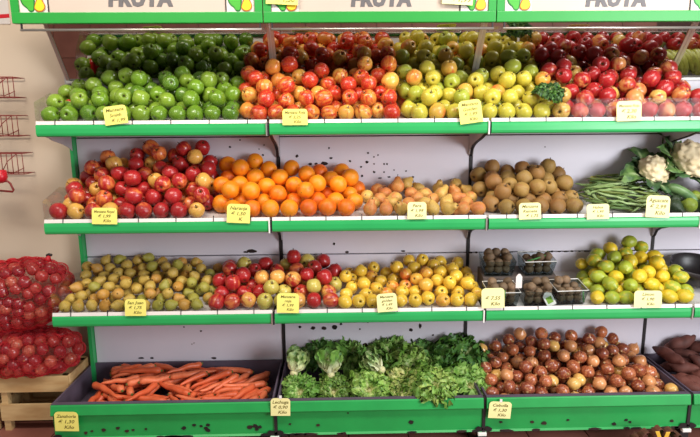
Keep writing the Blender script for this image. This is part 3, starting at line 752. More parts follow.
for i in range(170):
    Lc, Rc, me = CARV[rc.randrange(len(CARV))]
    rad = carrot_rad(Rc)
    th0 = rc.choice((0, 0, math.pi))+rc.gauss(0.4, 0.6)
    d = hp.drop(Lc, rad, rc, lambda r: th0+r.gauss(0, .08), ctarget, tries=50)
    if d is None: continue
    carrots.append((d, me, Lc, Rc))
vis = []
for (P, th, sl), me, Lc, Rc in carrots:                      # leave out carrots buried under the others
    ex = 0
    for t in np.linspace(-.45, .45, 15):
        x, y, z = P.x+math.cos(th)*t*Lc, P.y+math.sin(th)*t*Lc, P.z+sl*t*Lc+carrot_rad(Rc)(t)
        h = hp.H[min(hp.nx-1, int((x-hp.x0)/hp.res)), min(hp.ny-1, int((y-hp.y0)/hp.res))]
        ex += z > h-0.008
    if ex >= 2: vis.append(((P, th, sl), me, Lc, Rc, ex))
vis.sort(key=lambda c: -c[0][0].y)
def where_words(k, n): return ordinal(k)
rows = {}
for c in vis: rows.setdefault(min(4, int((-0.03-c[0][0].y)/0.085)), []).append(c)
ROWN = ['back row against the panel', 'second row from the back', 'middle row', 'second row from the front', 'front row behind the rim']
for k, lst in rows.items():
    lst.sort(key=lambda c: c[0][0].x)
    for i, ((P, th, sl), me, Lc, Rc, ex) in enumerate(lst):
        o = put('carrot', me, M_CARROT, None, P)
        o.rotation_euler = Euler((rc.uniform(0, 6.28), -math.atan(sl), th), 'XYZ')
        cc = rc.choice([(222, 108, 66), (228, 120, 78), (212, 94, 54), (220, 102, 60)]); o.color = (*lin(*cc), 1)
        tag(o, f'orange carrot, {ordinal(i)} from left, {ROWN[k]} of the floor tray', 'carrot', 'carrots in the floor tray')
        put('crown', CRM, M_CROWN, o, (Lc*0.5-0.002, 0.17*Lc*({0: .10, 1: -.12, 2: .18, 3: .06, 4: -.05}[[c_[2] for c_ in CARV].index(me)]), 0))

# sweet potatoes in the right-hand floor tray
M_SWEET = fruit_mat('sweet_potato_skin', (92, 52, 44), 0.3, 0.75, stretch=(4, 14, 14), scale=1.5, rough=0.7, pole=None, speck=(64, 38, 34))
def sp_rad(R0): return lambda t: R0*max(0.12, (1-abs(2*t)**2.4))**0.75
SPV = [(Ls, Rs, rod_mesh('sweet_potato', Ls, sp_rad(Rs), k+20, bend=bd, wob=0.014, n=12)) for k, (Ls, Rs, bd) in enumerate([(.2, .032, .2), (.24, .036, -.15), (.17, .034, .3)])]
hs = Heap(3.02, 3.6, TRAY_Y+0.035, -0.03, lambda X, Y: 0.04+0*X)
rsd = random.Random(9)
stg = []
for i in range(60):
    Ls, Rs, me = SPV[rsd.randrange(3)]
    d = hs.drop(Ls, sp_rad(Rs), rsd, lambda r: r.gauss(-0.7, 0.5), lambda x, y: 0.13+0.42*(y-TRAY_Y)*(0.75+0.4*(x-3.0)), tries=40, bmax=.6)
    if d is None: continue
    u, v, _ = pix(d[0])
    if u < 730 and (d[0].z > 0.1): stg.append((d, me))
stg.sort(key=lambda q: pix(q[0][0])[0])
for i, ((P, th, sl), me) in enumerate(stg):
    o = put('sweet_potato', me, M_SWEET, None, P); o.rotation_euler = Euler((rsd.uniform(0, 6), -math.atan(sl), th)); o.color = (*lin(116, 66, 56), .5)
    tag(o, f'reddish brown sweet potato, {ordinal(i)} from the onion tray side', 'sweet potato', 'sweet potatoes in the floor tray')

# flat green beans on the second shelf
mt, nt, p, L = newmat('bean_skin')
oi = node(nt, 'ShaderNodeObjectInfo'); nz = noise_(nt, 30, 2, randomize=True)
L.new(mixc(nt, math_(nt, 'MULTIPLY', ramp01(nt, nz, 0.4, 0.7), 0.4), oi.outputs['Color'], lin(92, 120, 52)), p.inputs['Base Color']); p.inputs['Roughness'].default_value = 0.45
M_BEAN = mt
def bean_rad(t): return 0.0085*max(0.12, 1-abs(2*t)**3.5)
BNV = [rod_mesh('green_bean', Lb, bean_rad, k+40, bend=bd, wob=0.012, n=7, k=10, flat=0.7) for k, (Lb, bd) in enumerate([(.15, .3), (.17, -.25), (.13, .15), (.16, .4)])]
bx0, bx1 = px2x(585, 205, -.25), px2x(668, 205, -.25)
hb = Heap(bx0, bx1, yg2+0.005, -0.04, lambda X, Y: ZR[2]+0.028+RISE*(Y-YF[2])/(0-YF[2]))
for b in BALLS:
    if b['row'] == 2 and b['x'] > bx0-.05: hb.ball(b['x'], b['y'], b['z'], b['r'])
rb = random.Random(12); bl = []
def btarget(x, y):
    t = (y-yg2)/(-.05-yg2); return deck_z(2, y)+0.045+0.075*t*min(1, max(0.25, (x-bx0)/.16))
for i in range(130):
    k = rb.randrange(4)
    d = hb.drop([.15, .17, .13, .16][k], bean_rad, rb, lambda r: r.gauss(-0.25, 0.85), btarget, tries=30, bmax=.5)
    if d: bl.append((d, BNV[k]))
bl = bl[-95:]
brow = {}
for q in bl: brow.setdefault(min(3, int((q[0][0].y-yg2)/0.085)), []).append(q)
for k, lst in brow.items():
    lst.sort(key=lambda q: q[0][0].x)
    for i, ((P, th, sl), me) in enumerate(lst):
        o = put('green_bean', me, M_BEAN, None, P); o.rotation_euler = Euler((rb.uniform(-.5, .5), -math.atan(sl), th))
        o.color = (*lin(*rb.choice([(138, 164, 100), (112, 142, 74), (164, 188, 130), (86, 114, 52), (120, 132, 66)])), 1)
        tag(o, f'flat green bean, {ordinal(i)} from left, {["front", "second", "third", "back"][k]} row of the bean heap', 'bean', 'flat green beans on the second shelf')

# ------------------------------------------------------------------ leaves
def leaf_mesh(name, Ln, Wd, curl, ruffle, freq, seed, nl=18, nw=12, stem=0.12, crink=0.0, cup=0.25):
    V, F = [], []; rnd = random.Random(seed); ph = rnd.uniform(0, 6); o = Vector((seed*3.3, seed*1.1, 0))
    for i in range(nl+1):
        s = i/nl
        wdt = Wd*(stem+(1-stem)*math.sin(math.pi*min(1, 0.06+0.80*s))**0.8)*(1 if s < .88 else math.sqrt(max(0, 1-((s-.88)/.13)**2))*.98+.02)
        ang = curl*s*s; x0 = Ln*(s if abs(curl) < 1e-3 else s*(1-0.18*abs(ang))); z0 = -Ln*0.5*ang*s
        for j in range(nw+1):
            t = -1+2*j/nw; e = abs(t)**1.6*min(1, s*2.2)
            rz = ruffle*Wd*e*math.sin(freq*math.pi*s*2+ph+(1.3 if t > 0 else 0))+cup*Wd*t*t*(1-s*.6)
            tip = ruffle*Wd*max(0, s-.7)/.3*math.sin(freq*2.3*t+ph)*0.9
            v = Vector((x0, wdt*t*(1-0.18*ruffle*e), z0+rz+tip))
            if crink:
                q = v*(5.0/Wd*0.6)+o
                v += Vector((mn.noise(q+Vector((5, 0, 0))), mn.noise(q+Vector((0, 7, 0))), mn.noise(q)))*crink*Wd*(0.25+e)
            V.append(v)
    for i in range(nl):
        for j in range(nw):
            a = i*(nw+1)+j; F.append((a, a+1, a+nw+2, a+nw+1))
    return mesh_data(name, V, F, True)
def leaf_mat(name, rib, edge, Ln, Wd, ribw=0.22, base=0.32, rough=0.5):
    mt, nt, p, L = newmat(name)
    tc = node(nt, 'ShaderNodeTexCoord'); sp = node(nt, 'ShaderNodeSeparateXYZ'); L.new(tc.outputs['Object'], sp.inputs[0])
    oi = node(nt, 'ShaderNodeObjectInfo')
    ay = math_(nt, 'ABSOLUTE', sp.outputs[1])
    fx = ramp01(nt, sp.outputs[0], Ln*base*1.9, Ln*base*0.35)
    fy = math_(nt, 'MULTIPLY', ramp01(nt, ay, Wd*ribw, Wd*ribw*0.2), ramp01(nt, sp.outputs[0], Ln*.9, Ln*.3))
    f = math_(nt, 'MAXIMUM', fx, fy)
    nz = noise_(nt, 30, 3, randomize=True)
    g = mixc(nt, ramp01(nt, nz, 0.35, 0.7), oi.outputs['Color'], lin(*edge))
    L.new(mixc(nt, f, g, lin(*rib)), p.inputs['Base Color']); p.inputs['Roughness'].default_value = rough
    p.inputs['Subsurface Weight'].default_value = 0.0
    MATS[name] = mt; return mt
LM_CURLY = leaf_mat('curly_leaf', (214, 220, 156), (88, 134, 44), 0.13, 0.055, base=0.22)
LM_ROM = leaf_mat('broad_lettuce_leaf', (226, 226, 186), (70, 116, 46), 0.17, 0.07, base=0.30, ribw=0.26)
LM_CAUL = leaf_mat('cauliflower_leaf', (186, 204, 150), (52, 84, 44), 0.15, 0.05, base=0.15)
CURLY = [leaf_mesh('leaf', 0.13, 0.06, 0.8, 0.42, 3.6, k, 32, 22, crink=0.42) for k in range(6)]
BROAD = [leaf_mesh('leaf', 0.17, 0.075, -0.45, 0.14, 1.6, k+10, 18, 12, stem=0.35, crink=0.18) for k in range(5)]
CAULF = [leaf_mesh('leaf', 0.15, 0.05, 0.7, 0.22, 1.5, k+20, 16, 8, stem=0.3, crink=0.18) for k in range(4)]
CORE = lathe('core', [(0, -1), (0.5, -0.9), (0.8, -0.5), (0.75, 0), (0.4, 0.6), (0, 0.8)], 12)
M_CORE = paint('lettuce_core', (214, 214, 160), rough=0.6, rgb2=(196, 176, 130))
def head(name, P, axis, meshes, mt, nl, size, label, cat, greens, spread, seed, group, core=0.022):
    rnd = random.Random(seed)
    r = tag(empty(name, P), label, cat, group)
    q = Vector(axis).normalized().to_track_quat('Z', 'Y'); r.rotation_mode = 'QUATERNION'; r.rotation_quaternion = q
    put('core', CORE, M_CORE, r, (0, 0, 0.0), None, core)
    for i in range(nl):
        f = (i+.5)/nl                                     # inner to outer
        az = i*2.399+rnd.uniform(-.25, .25); tilt = spread*(f**0.75)+rnd.uniform(-.1, .1)  # from axis
        o = put('leaf', rnd.choice(meshes), mt, r)
        # leaf +x goes outwards from the core, its upper face (+z) looks to the axis
        M = Matrix.Rotation(az, 4, 'Z') @ Matrix.Rotation(-(math.pi/2-tilt), 4, 'Y') @ Matrix.Rotation(rnd.uniform(-.25, .25), 4, 'X')
        o.matrix_local = Matrix.Translation((0.012*math.cos(az), 0.012*math.sin(az), 0.004)) @ M
        s = size*rnd.uniform(.82, 1.12)*(0.72+0.3*f); o.scale = (s, s, s)
        g = rnd.choice(greens); v = rnd.uniform(.85, 1.12); o.color = (*[min(1, c*v) for c in lin(*g)], 1)
    return r
G_LIGHT = [(160, 192, 92), (140, 180, 74), (176, 200, 108)]
G_MID = [(122, 166, 72), (102, 150, 60), (140, 178, 88)]
G_DARK = [(72, 124, 54), (60, 108, 46), (88, 138, 64)]
G_PALE = [(170, 194, 120), (150, 180, 96), (186, 204, 140)]
LG = 'lettuces in the floor tray'
lets = [  # u, v, Y, kind, size, greens, axis, label
 (318, 352, -.07, 'c', 0.95, G_DARK, (-.1, -.3, 1), 'dark curly lettuce against the panel behind the white-ribbed head'),
 (350, 351, -.07, 'c', 1.0, G_MID, (.1, -.2, 1), 'green curly lettuce against the panel, right of the white-ribbed head'),
 (392, 352, -.08, 'c', 1.05, G_MID, (0, -.4, 1), 'green curly lettuce at the back in the middle of the tray'),
 (424, 354, -.08, 'c', 1.05, G_DARK, (.2, -.3, 1), 'dark curly lettuce at the back, beside the tall endive'),
 (466, 352, -.13, 'c', 1.2, G_DARK, (.2, -.4, 1), 'tall dark green endive at the back right corner beside the onions'),
 (450, 366, -.17, 'c', 1.15, G_MID, (-.1, -.7, 1), 'mid green curly lettuce in front of the tall endive'),
 (296, 366, -.25, 'b', 1.0, G_PALE, (.3, .35, 1), 'pale tight lettuce with cream base at the left end of the tray'),
 (331, 367, -.27, 'b', 1.1, G_MID, (.05, .25, 1), 'lettuce showing white ribs and cut base towards the viewer'),
 (376, 365, -.26, 'b', .9, G_PALE, (-.8, .15, .7), 'pale lettuce lying sideways with pinkish cut base'),
 (412, 368, -.2, 'c', 1.25, G_LIGHT, (0, -.7, 1), 'light green frilly lettuce in the middle of the tray'),
 (300, 391, -.33, 'c', .78, G_MID, (-.1, -.9, .8), 'finely curled green lettuce at the front left behind the price card'),
 (334, 391, -.33, 'c', .75, [(116, 138, 62), (96, 122, 50)], (.1, -.9, .8), 'olive green curly lettuce at the front, below the white-ribbed head'),
 (370, 388, -.33, 'c', 1.0, G_LIGHT, (0, -.9, .9), 'bright frilly lettuce at the front, hanging to the rim'),
 (405, 388, -.31, 'c', 1.05, [(206, 206, 130), (178, 190, 100)], (.1, -.9, .8), 'pale yellow-hearted frilly lettuce at the front middle'),
 (436, 383, -.40, 'c', .85, [(168, 192, 96), (130, 168, 74)], (.05, -.5, 1), 'frilly lettuce spilling over the green rim'),
 (472, 384, -.31, 'c', 1.1, G_MID, (.2, -.7, 1), 'green curly lettuce at the front right corner beside the onions'),
]
for k, (u, v, Y, kind, sz, gr, ax, lab) in enumerate(lets):
    P = at(u, v, Y)
    if kind == 'c':
        h = 0.045*sz; a = Vector(ax).normalized(); Q = P-a*h
        head('lettuce', Q, ax, CURLY, LM_CURLY, 20, 1.0*sz, lab, 'lettuce', gr, 1.35, 100+k, LG)
    else:
        a = Vector(ax).normalized()
        head('lettuce', P-a*0.03, ax, BROAD, LM_ROM, 16, 0.74*sz, lab, 'lettuce', gr, 0.55, 100+k, LG, core=0.026)

# parsley bunch among the golden apples
P = at(548, 94, -0.31)
head('parsley_bunch', P, (0, -.5, 1), CURLY, LM_CURLY, 24, 0.50, 'dark green curly parsley bunch lying on the top shelf apples', 'parsley', [(34, 72, 34), (28, 62, 28), (44, 84, 40)], 1.3, 77, None, core=0.01)

# ------------------------------------------------------------------ cauliflowers
def curd_mesh(seed):
    bm = bmesh.new(); bmesh.ops.create_icosphere(bm, subdivisions=5, radius=1.0)
    o = Vector((seed*5.1, seed*2.7, 1))
    for v in bm.verts:
        n = v.co.normalized(); d1 = mn.voronoi(n*2.6+o)[0]; d2 = mn.voronoi(n*7.5+o)[0]
        k = 0.86+0.17*(1-min(1, d1[0]*1.5))+0.06*(1-min(1, d2[0]*1.8))
        v.co = Vector((n.x*k, n.y*k, n.z*k*(0.85 if n.z > 0 else 0.55)))
    me = bpy.data.meshes.new('curd'); bm.to_mesh(me); bm.free(); me.polygons.foreach_set('use_smooth', [True]*len(me.polygons)); return me
M_CURD = paint('cauliflower_curd', (240, 222, 184), rough=0.65, rgb2=(220, 196, 150), scale=3)
for k, (u, v, Y, s, lab) in enumerate([(654, 170, -.15, .084, 'small cream cauliflower in green leaves, left of the larger one'), (691, 160, -.13, .112, 'large cream cauliflower in dark leaves at the right edge')]):
    P = at(u, v, Y)
    c = tag(empty('cauliflower', P), lab, 'cauliflower', 'cauliflowers on the second shelf')
    c.rotation_euler = (0.75, 0.1*k, 0.2)
    put('curd', curd_mesh(k), M_CURD, c, (0, 0, 0), None, s)
    rl = random.Random(60+k)
    for i in range(11):
        az = i*2*math.pi/11+rl.uniform(-.2, .2); o = put('leaf', rl.choice(CAULF), LM_CAUL, c)
        big = 1.0 if i % 3 else 1.25
        M = Matrix.Translation((s*0.45*math.cos(az), s*0.45*math.sin(az), -s*0.62)) @ Matrix.Rotation(az, 4, 'Z') @ Matrix.Rotation(-rl.uniform(.55, 1.15), 4, 'Y')
        o.matrix_local = M; q = s/0.075*0.72*big*rl.uniform(.8, 1.1); o.scale = (q, q, q); o.color = (*lin(*rl.choice([(60, 96, 52), (104, 138, 70), (44, 74, 40), (134, 160, 90)])), 1)

# courgette beside the avocados
P0 = at(668, 186, -.22); P1 = at(697, 203, -.3)
mb = MB(); pts = [P0.lerp(P1, i/10)+Vector((0, 0, .012*math.sin(i/10*math.pi))) for i in range(11)]
mb.tube([p_-P0 for p_ in pts], [.012, .02, .023, .024, .024, .024, .024, .024, .022, .018, .01], 12)
M_COURG = fruit_mat('courgette_skin', (58, 92, 52), 0.35, 0.7, stretch=(3, 3, 3), scale=6, rough=0.35, pole=None)
o = mb.build('courgette', M_COURG, None, smooth=True, loc=P0); o.color = (*lin(112, 146, 92), .5)
tag(o, 'pale green courgette slanting across the avocados', 'courgette')

# ------------------------------------------------------------------ punnets on the third shelf
M_TAGG = paint('tag_green', (132, 178, 60), rough=0.5)
M_STRAPG = paint('strap_green', (60, 130, 60), rough=0.5)
def punnet(P, wx, dy, h, rz, lab, seed, n):
    rnd = random.Random(seed)
    t = tag(empty('punnet', P, (math.atan(RISE/0.394), 0, rz)), lab, 'punnet', 'clear punnets on the third shelf')
    th = 0.0012; k = 0.86
    def quadwall(a, b, c, d):
        n_ = (Vector(b)-Vector(a)).cross(Vector(d)-Vector(a)).normalized()*th
        V = [Vector(q) for q in (a, b, c, d)]; V += [q+n_ for q in V]
        return MB().add(V, [(0, 1, 2, 3), (7, 6, 5, 4), (0, 4, 5, 1), (1, 5, 6, 2), (2, 6, 7, 3), (3, 7, 4, 0)])
    x, y = wx/2, dy/2; B = [(-x*k, -y*k, 0), (x*k, -y*k, 0), (x*k, y*k, 0), (-x*k, y*k, 0)]; T = [(-x, -y, h), (x, -y, h), (x, y, h), (-x, y, h)]
    for i in range(4):
        quadwall(B[i], B[(i+1) % 4], T[(i+1) % 4], T[i]).build('side_wall', PUNN, t)
    MB().box(-x*k, x*k, -y*k, y*k, 0, th).build('bottom', PUNN, t)
    MB().tube([(-x, -y, h), (x, -y, h), (x, y, h), (-x, y, h)], 0.0022, 5, closed=True).build('rim', WHITEP if seed % 2 else PUNN, t)
    # fruit inside stands on its own
    M = Matrix.Translation(P) @ Matrix.Rotation(rz, 4, 'Z') @ Matrix.Rotation(math.atan(RISE/0.394), 4, 'X')
    r = 0.0225; pos = []
    for lay in range(3):
        for iy in range(2 if lay < 2 else 2):
            for ix in range(3):
                q = Vector((-x*k+r*1.15+ix*(2*x*k-2.3*r)/2+rnd.uniform(-.003, .003), -y*k+r*1.1+iy*(2*y*k-2.2*r)+rnd.uniform(-.003, .003), r+0.004+lay*r*1.5))
                if lay == 2 and rnd.random() < .35: continue
                pos.append(q)
    c = 0
    for q in pos:
        if q.z < r*2 and q.y > 0: continue
        o = put('brown_fruit', rnd.choice(SMALLB), M_SMALLB, None, M @ q, (rnd.uniform(0, 6), rnd.uniform(0, 6), 0), r*rnd.uniform(.92, 1.05))
        o.color = (*lin(*rnd.choice([(128, 104, 78), (112, 90, 66), (140, 112, 84)])), .5)
        c += 1
        lvl = 'bottom' if q.z < r*2 else 'upper' if q.z > r*3.5 else 'middle'
        tag(o, f'small brown fruit in {n}, {lvl} layer, {"front" if q.y < 0 else "back"} {["left", "middle", "right"][0 if q.x < -.02 else 2 if q.x > .02 else 1]}', 'fruit', 'small brown fruit in the punnets')
    return t
pz = lambda y: deck_z(3, y)+0.002
pn = []
for k, (u, Y, lift, rz, lab, n) in enumerate([
    (500, -.30, 0, .03, 'clear punnet of brown fruit behind the pale price card', 'front left punnet'),
    (536, -.30, 0, -.04, 'clear punnet of brown fruit at front, carrying the green-white tag', 'front middle punnet'),
    (566, -.29, 0, .06, 'clear punnet of brown fruit nearest the lemons', 'front right punnet'),
    (496, -.165, .085, .0, 'clear raised punnet of brown fruit at back, next to the yellow apples', 'back left punnet'),
    (535, -.165, .085, .05, 'clear raised punnet of brown fruit at back with green strap', 'back right punnet')]):
    x = px2x(u, 290 if lift == 0 else 268, Y)
    P = Vector((x, Y, pz(Y)+lift))
    pn.append(punnet(P, .155 if lift == 0 else .16, .115, .08, rz, lab, k+3, n))
# block under the raised punnets
mb = MB(); xa, xb = px2x(480, 285, -.165), px2x(552, 285, -.165)
z0a, z0b = deck_z(3, -.23)+.002, deck_z(3, -.10)+.002
mb.prism_x([(-.225, z0a), (-.105, z0b), (-.105, z0b+.080), (-.225, z0a+.080)], xa, xb)
tag(mb.build('riser_box', paint('riser_cardboard', (96, 84, 78), rough=0.8), None), 'dull cardboard box raising the back punnets', 'box')
# green strap and tags on the punnets
MB().tube([(-.07, -.05, .082), (-.03, -.055, .096), (.03, -.03, .102), (.07, .04, .088)], .004, 6).build('strap', M_STRAPG, pn[4], smooth=True)
MB().tube([(0, -.06, .03), (-.002, -.062, .075), (0, -.05, .09)], .004, 6).build('strap', M_STRAPG, pn[0], smooth=True)
def hang_tag(u, v, Y, w_, h_, ang, mt, parent, nm):
    Pw = at(u, v, Y); bpy.context.view_layer.update()
    o = MB().prism_y([(-w_/2, -h_/2), (w_/2, -h_/2), (w_/2, h_*.3), (w_*.15, h_/2), (-w_*.15, h_/2), (-w_/2, h_*.3)], -.0006, .0006).build(nm, mt, parent)
    o.matrix_local = parent.matrix_world.inverted() @ Matrix.Translation(Pw) @ Matrix.Rotation(ang, 4, 'Y'); return o
a = hang_tag(519, 281, -.36, .03, .07, 0.0, STRIP, pn[1], 'hang_tag')
a = hang_tag(549, 299, -.362, .045, .075, -0.5, WHITEP, pn[1], 'hang_tag')
MB().prism_y([(-.014, -.022), (.014, -.022), (.014, .012), (-.014, .012)], -.0012, -.0007).build('tag_print', M_TAGG, a)
MB().tube([(.05, -.06, .075), (.052, -.064, .05), (.06, -.066, .02)], .003, 5).build('strap', M_STRAPG, pn[2], smooth=True)

# dark bowl at the right of the lemons
pr = [(0, 0), (.07, 0), (.1, .02), (.125, .06), (.135, .1), (.13, .1), (.12, .062), (.095, .026), (.06, .008), (0, .008)]
o = put('bowl', lathe('bowl', pr, 28), paint('bowl_black', (34, 28, 32), rough=0.4), None, (3.15, -.16, deck_z(3, -.16)+.016), (math.atan(RISE/.394), .0, 0))
tag(o, 'dark shallow bowl on third shelf right of the lemons', 'bowl')

# ------------------------------------------------------------------ bananas at the right end of the top shelf
M_BAN = fruit_mat('banana_skin', (150, 160, 60), 0.3, 0.8, stretch=(8, 8, 8), rough=0.45, pole=None, speck=(120, 110, 40), speck_scale=40)
def banana_me(k):
    pts, rs = [], []
    for i in range(11):
        t = i/10; a = -0.9+1.9*t; pts.append((.105*math.sin(a)+.085, 0, .105*(math.cos(a)-math.cos(-.9)))); rs.append(.018*min(1, .3+t*4, .25+(1-t)*5))
    return MB().tube(pts, rs, 7).data('banana', True)
BAN = banana_me(0)
for k, (x, y, rz, lab) in enumerate([(3.06, -.14, 1.2, 'greenish banana bunch nearest the red apples'), (3.20, -.15, 1.45, 'yellow-green banana bunch in the middle of the right end bay'), (3.34, -.14, 1.7, 'green banana bunch farthest along the right end bay')]):
    t = tag(empty('banana_bunch', (x, y, deck_z(1, y)+.022)), lab, 'bananas', 'banana bunches on the top shelf'); t.rotation_euler = (0.1, 0, 0)
    for i in range(6):
        o = put('banana', BAN, M_BAN, t); o.matrix_local = Matrix.Translation(((i-2.5)*.028, -.075, .0+.006*(i % 2))) @ Matrix.Rotation(rz+(i-2.5)*.12, 4, 'Z') @ Matrix.Rotation(-.25, 4, 'Y')
        o.color = (*lin(186, 190, 80), R.uniform(.2, .7))
    MB().tube([(0, -.085, .0), (0, -.10, .01), (.01, -.12, .03)], [.02, .014, .016], 7).build('bunch_stalk', paint('banana_stalk', (110, 112, 50)), t, smooth=True)

# red peppers behind the green apples at the left end
M_RPEP = fruit_mat('red_pepper_skin', (190, 20, 26), 0.3, 0.8, rough=0.2, pole=None, coat=0.3)
for k, (x, y, rz) in enumerate([(0.035, -.115, .1), (.085, -.1, -.15)]):
    prr = [(0, -.085), (.012, -.08), (.022, -.05), (.027, 0), (.03, .035), (.026, .055), (.014, .06), (0, .052)]
    o = put('red_pepper', lathe('red_pepper', prr, 14, .1, k+70, 3, .06), M_RPEP, None, (x, y, deck_z(1, y)+.035), (1.45, 0, rz)); o.color = (*lin(200, 30, 30), .5)
    tag(o, f'long red pepper lying behind the green apples, {["nearest the end", "second from the end"][k]}', 'pepper', 'red peppers on the top shelf')
    MB().tube([(0, 0, .05), (0, .003, .068), (.004, .006, .085)], [.007, .005, .006], 6).build('stem', paint('pepper_stem', (70, 110, 50)), o, smooth=True)

# ------------------------------------------------------------------ onion sacks on a slatted crate
cw, cdp, chh = .178, .115, .300                                 # half width, half depth, height
def crate(C, lab):
    cr = tag(empty('wooden_crate', C), lab, 'crate')
    def slat(x0, x1, y0, y1, z0, z1): MB().box(x0, x1, y0, y1, z0, z1).build('slat', PINE, cr, bevel=0.0015)
    for sy in (-1, 1):
        ya, yb = (sy*cdp-.005, sy*cdp+.005)
        slat(-cw, cw, ya, yb, chh-.085, chh); slat(-cw, cw, ya, yb, .06, .15)
    for sx in (-1, 1):
        xa, xb = sx*cw-.005, sx*cw+.005
        slat(xa, xb, -cdp+.006, cdp-.006, chh-.085, chh); slat(xa, xb, -cdp+.006, cdp-.006, .06, .15)
        for sy in (-1, 1):
            px_, py_ = sx*(cw-.022), sy*(cdp-.022)
            MB().box(px_-.016, px_+.016, py_-.016, py_+.016, 0, chh-.004).build('corner_post', PINE, cr)
    for i in range(5): slat(-cw+.006, cw-.006, -cdp+.01+i*.045, -cdp+.045+i*.045, .061, .07)
    slat(-cw+.006, cw-.006, -cdp+.006, cdp-.006, chh-.012, chh-.004)
crate((-.245, -.122, FZ), 'pale wooden slatted crate on the floor under the red onion sacks')
crate((-.625, -.122, FZ), 'wooden slatted crate cut off by the left edge of the photo')
M_NET = paint('sack_net_red', (196, 22, 34), rough=0.5, var=0.05)
def sack(C, ax, lab, seed, tie, sqx=2.6, roll=0.0):
    rnd = random.Random(seed); a, b, c = ax; r = .0335
    def surf(d, off):
        A, B, D = a-off, b-off, c-off
        k = (abs(d.x/A)**sqx+abs(d.y/B)**sqx+abs(d.z/D)**sqx)**(-1/sqx); return d*k
    N = int(4*math.pi*((a*b)**1.6/3+(a*c)**1.6/3+(b*c)**1.6/3)**(1/1.6)/(math.pi*r*r)*0.86)
    pts = []
    for i in range(N):
        z = 1-2*(i+.5)/N; q = math.sqrt(1-z*z); an = i*2.39996
        pts.append(surf(Vector((q*math.cos(an)*a, q*math.sin(an)*b, z*c)).normalized(), r+.004))
    A = np.array([tuple(p_) for p_ in pts])
    for it in range(60):                                       # spread the onions evenly over the sack
        D = A[:, None]-A[None]; ds = np.linalg.norm(D, axis=2)+np.eye(N); f = np.maximum(0, 2.06*r-ds)/ds*.45
        A = A+(D*f[..., None]).sum(1)
        A = np.array([tuple(surf(Vector(q).normalized(), r+.004)) for q in A])
    out = []; RM = Matrix.Rotation(roll, 3, 'Y')
    t = tag(empty('onion_sack', C), lab, 'sack', 'red net onion sacks')
    nl, nu = 48, 72; V, F = [], []
    inner = A
    for i in range(nl+1):
        th = math.pi*i/nl
        for j in range(nu):
            ph = 2*math.pi*j/nu; d = Vector((math.sin(th)*math.cos(ph)*a, math.sin(th)*math.sin(ph)*b, math.cos(th)*c)).normalized()
            bq = A@np.array(tuple(d)); pp = np.maximum(0, (A*A).sum(1)-bq*bq); R_ = r+.006
            k = np.where(pp < R_*R_, bq+np.sqrt(np.maximum(0, R_*R_-pp)), 0).max(); lo = surf(d, r*.55).length
            V.append(RM @ (d*max(k, lo)))
    for i in range(nl):
        for j in range(nu):
            j2 = (j+1) % nu; p0, p1, p2, p3 = i*nu+j, i*nu+j2, (i+1)*nu+j2, (i+1)*nu+j
            if i == 0: F.append((p0, p2, p3))
            elif i == nl-1: F.append((p0, p1, p2))
            else: F += [(p0, p1, p3), (p1, p2, p3)]
    net = put('net', mesh_data('net', V, F), M_NET, t)
    wm = net.modifiers.new('threads', 'WIREFRAME'); wm.thickness = .0019; wm.use_even_offset = False; wm.use_boundary = True
    if tie is not None:
        tp = Vector(tie)-Vector(C)
        base = RM @ surf((RM.inverted() @ tp).normalized(), .012); tp = base*1.06+Vector((.0, 0, .012))
        MB().tube([base, base.lerp(tp, .5), tp], [.022, .012, .008], 9).build('gathered_neck', M_NET, t, smooth=True)
        MB().tube([tp+Vector((-.012, 0, 0)), tp+Vector((0, 0, .006)), tp+Vector((.014, 0, .002))], .007, 7).build('tie', DARKM, t, smooth=True)
    for q in A:
        q = RM @ Vector(q); Pw = Vector(C)+q
        if q[1] > b*.45: continue
        u, v, _ = pix(Pw)
        if u < -150: continue
        if q[2] < -c*.86: continue
        out.append((u, v, Pw))
    return out
M_TIE = None
S1 = sack((-.33, -.155, .612), (.305, .145, .185), 'upper red net sack of onions beside the third shelf', 3, tuple(at(52, 255, -.13)), roll=-.16)
S2 = sack((-.32, -.155, .310), (.305, .15, .124), 'lower red net sack of onions resting on the wooden crate', 4, None)
for nm, S in (('upper', S1), ('lower', S2)):
    rows_ = {}
    for q in S: rows_.setdefault(int(round(q[1]/11)), []).append(q)
    for ri, kk in enumerate(sorted(rows_)):
        for i, (u, v, Pw) in enumerate(sorted(rows_[kk], key=lambda q: q[0])):
            o = put('onion', own(R.choice(ONION), M_NETON), M_NETON, None, Pw, (R.uniform(0, 6), R.uniform(0, 6), R.uniform(0, 6)), .0325*R.uniform(.88, .99))
            o.color = (*lin(*R.choice([(176, 70, 62), (150, 48, 52), (206, 112, 88), (136, 40, 46)])), .45)
            tag(o, f'onion in the {nm} red net sack, {ordinal(ri)} row from top, {ordinal(i)} from left', 'onion', f'onions in the {nm} net sack')

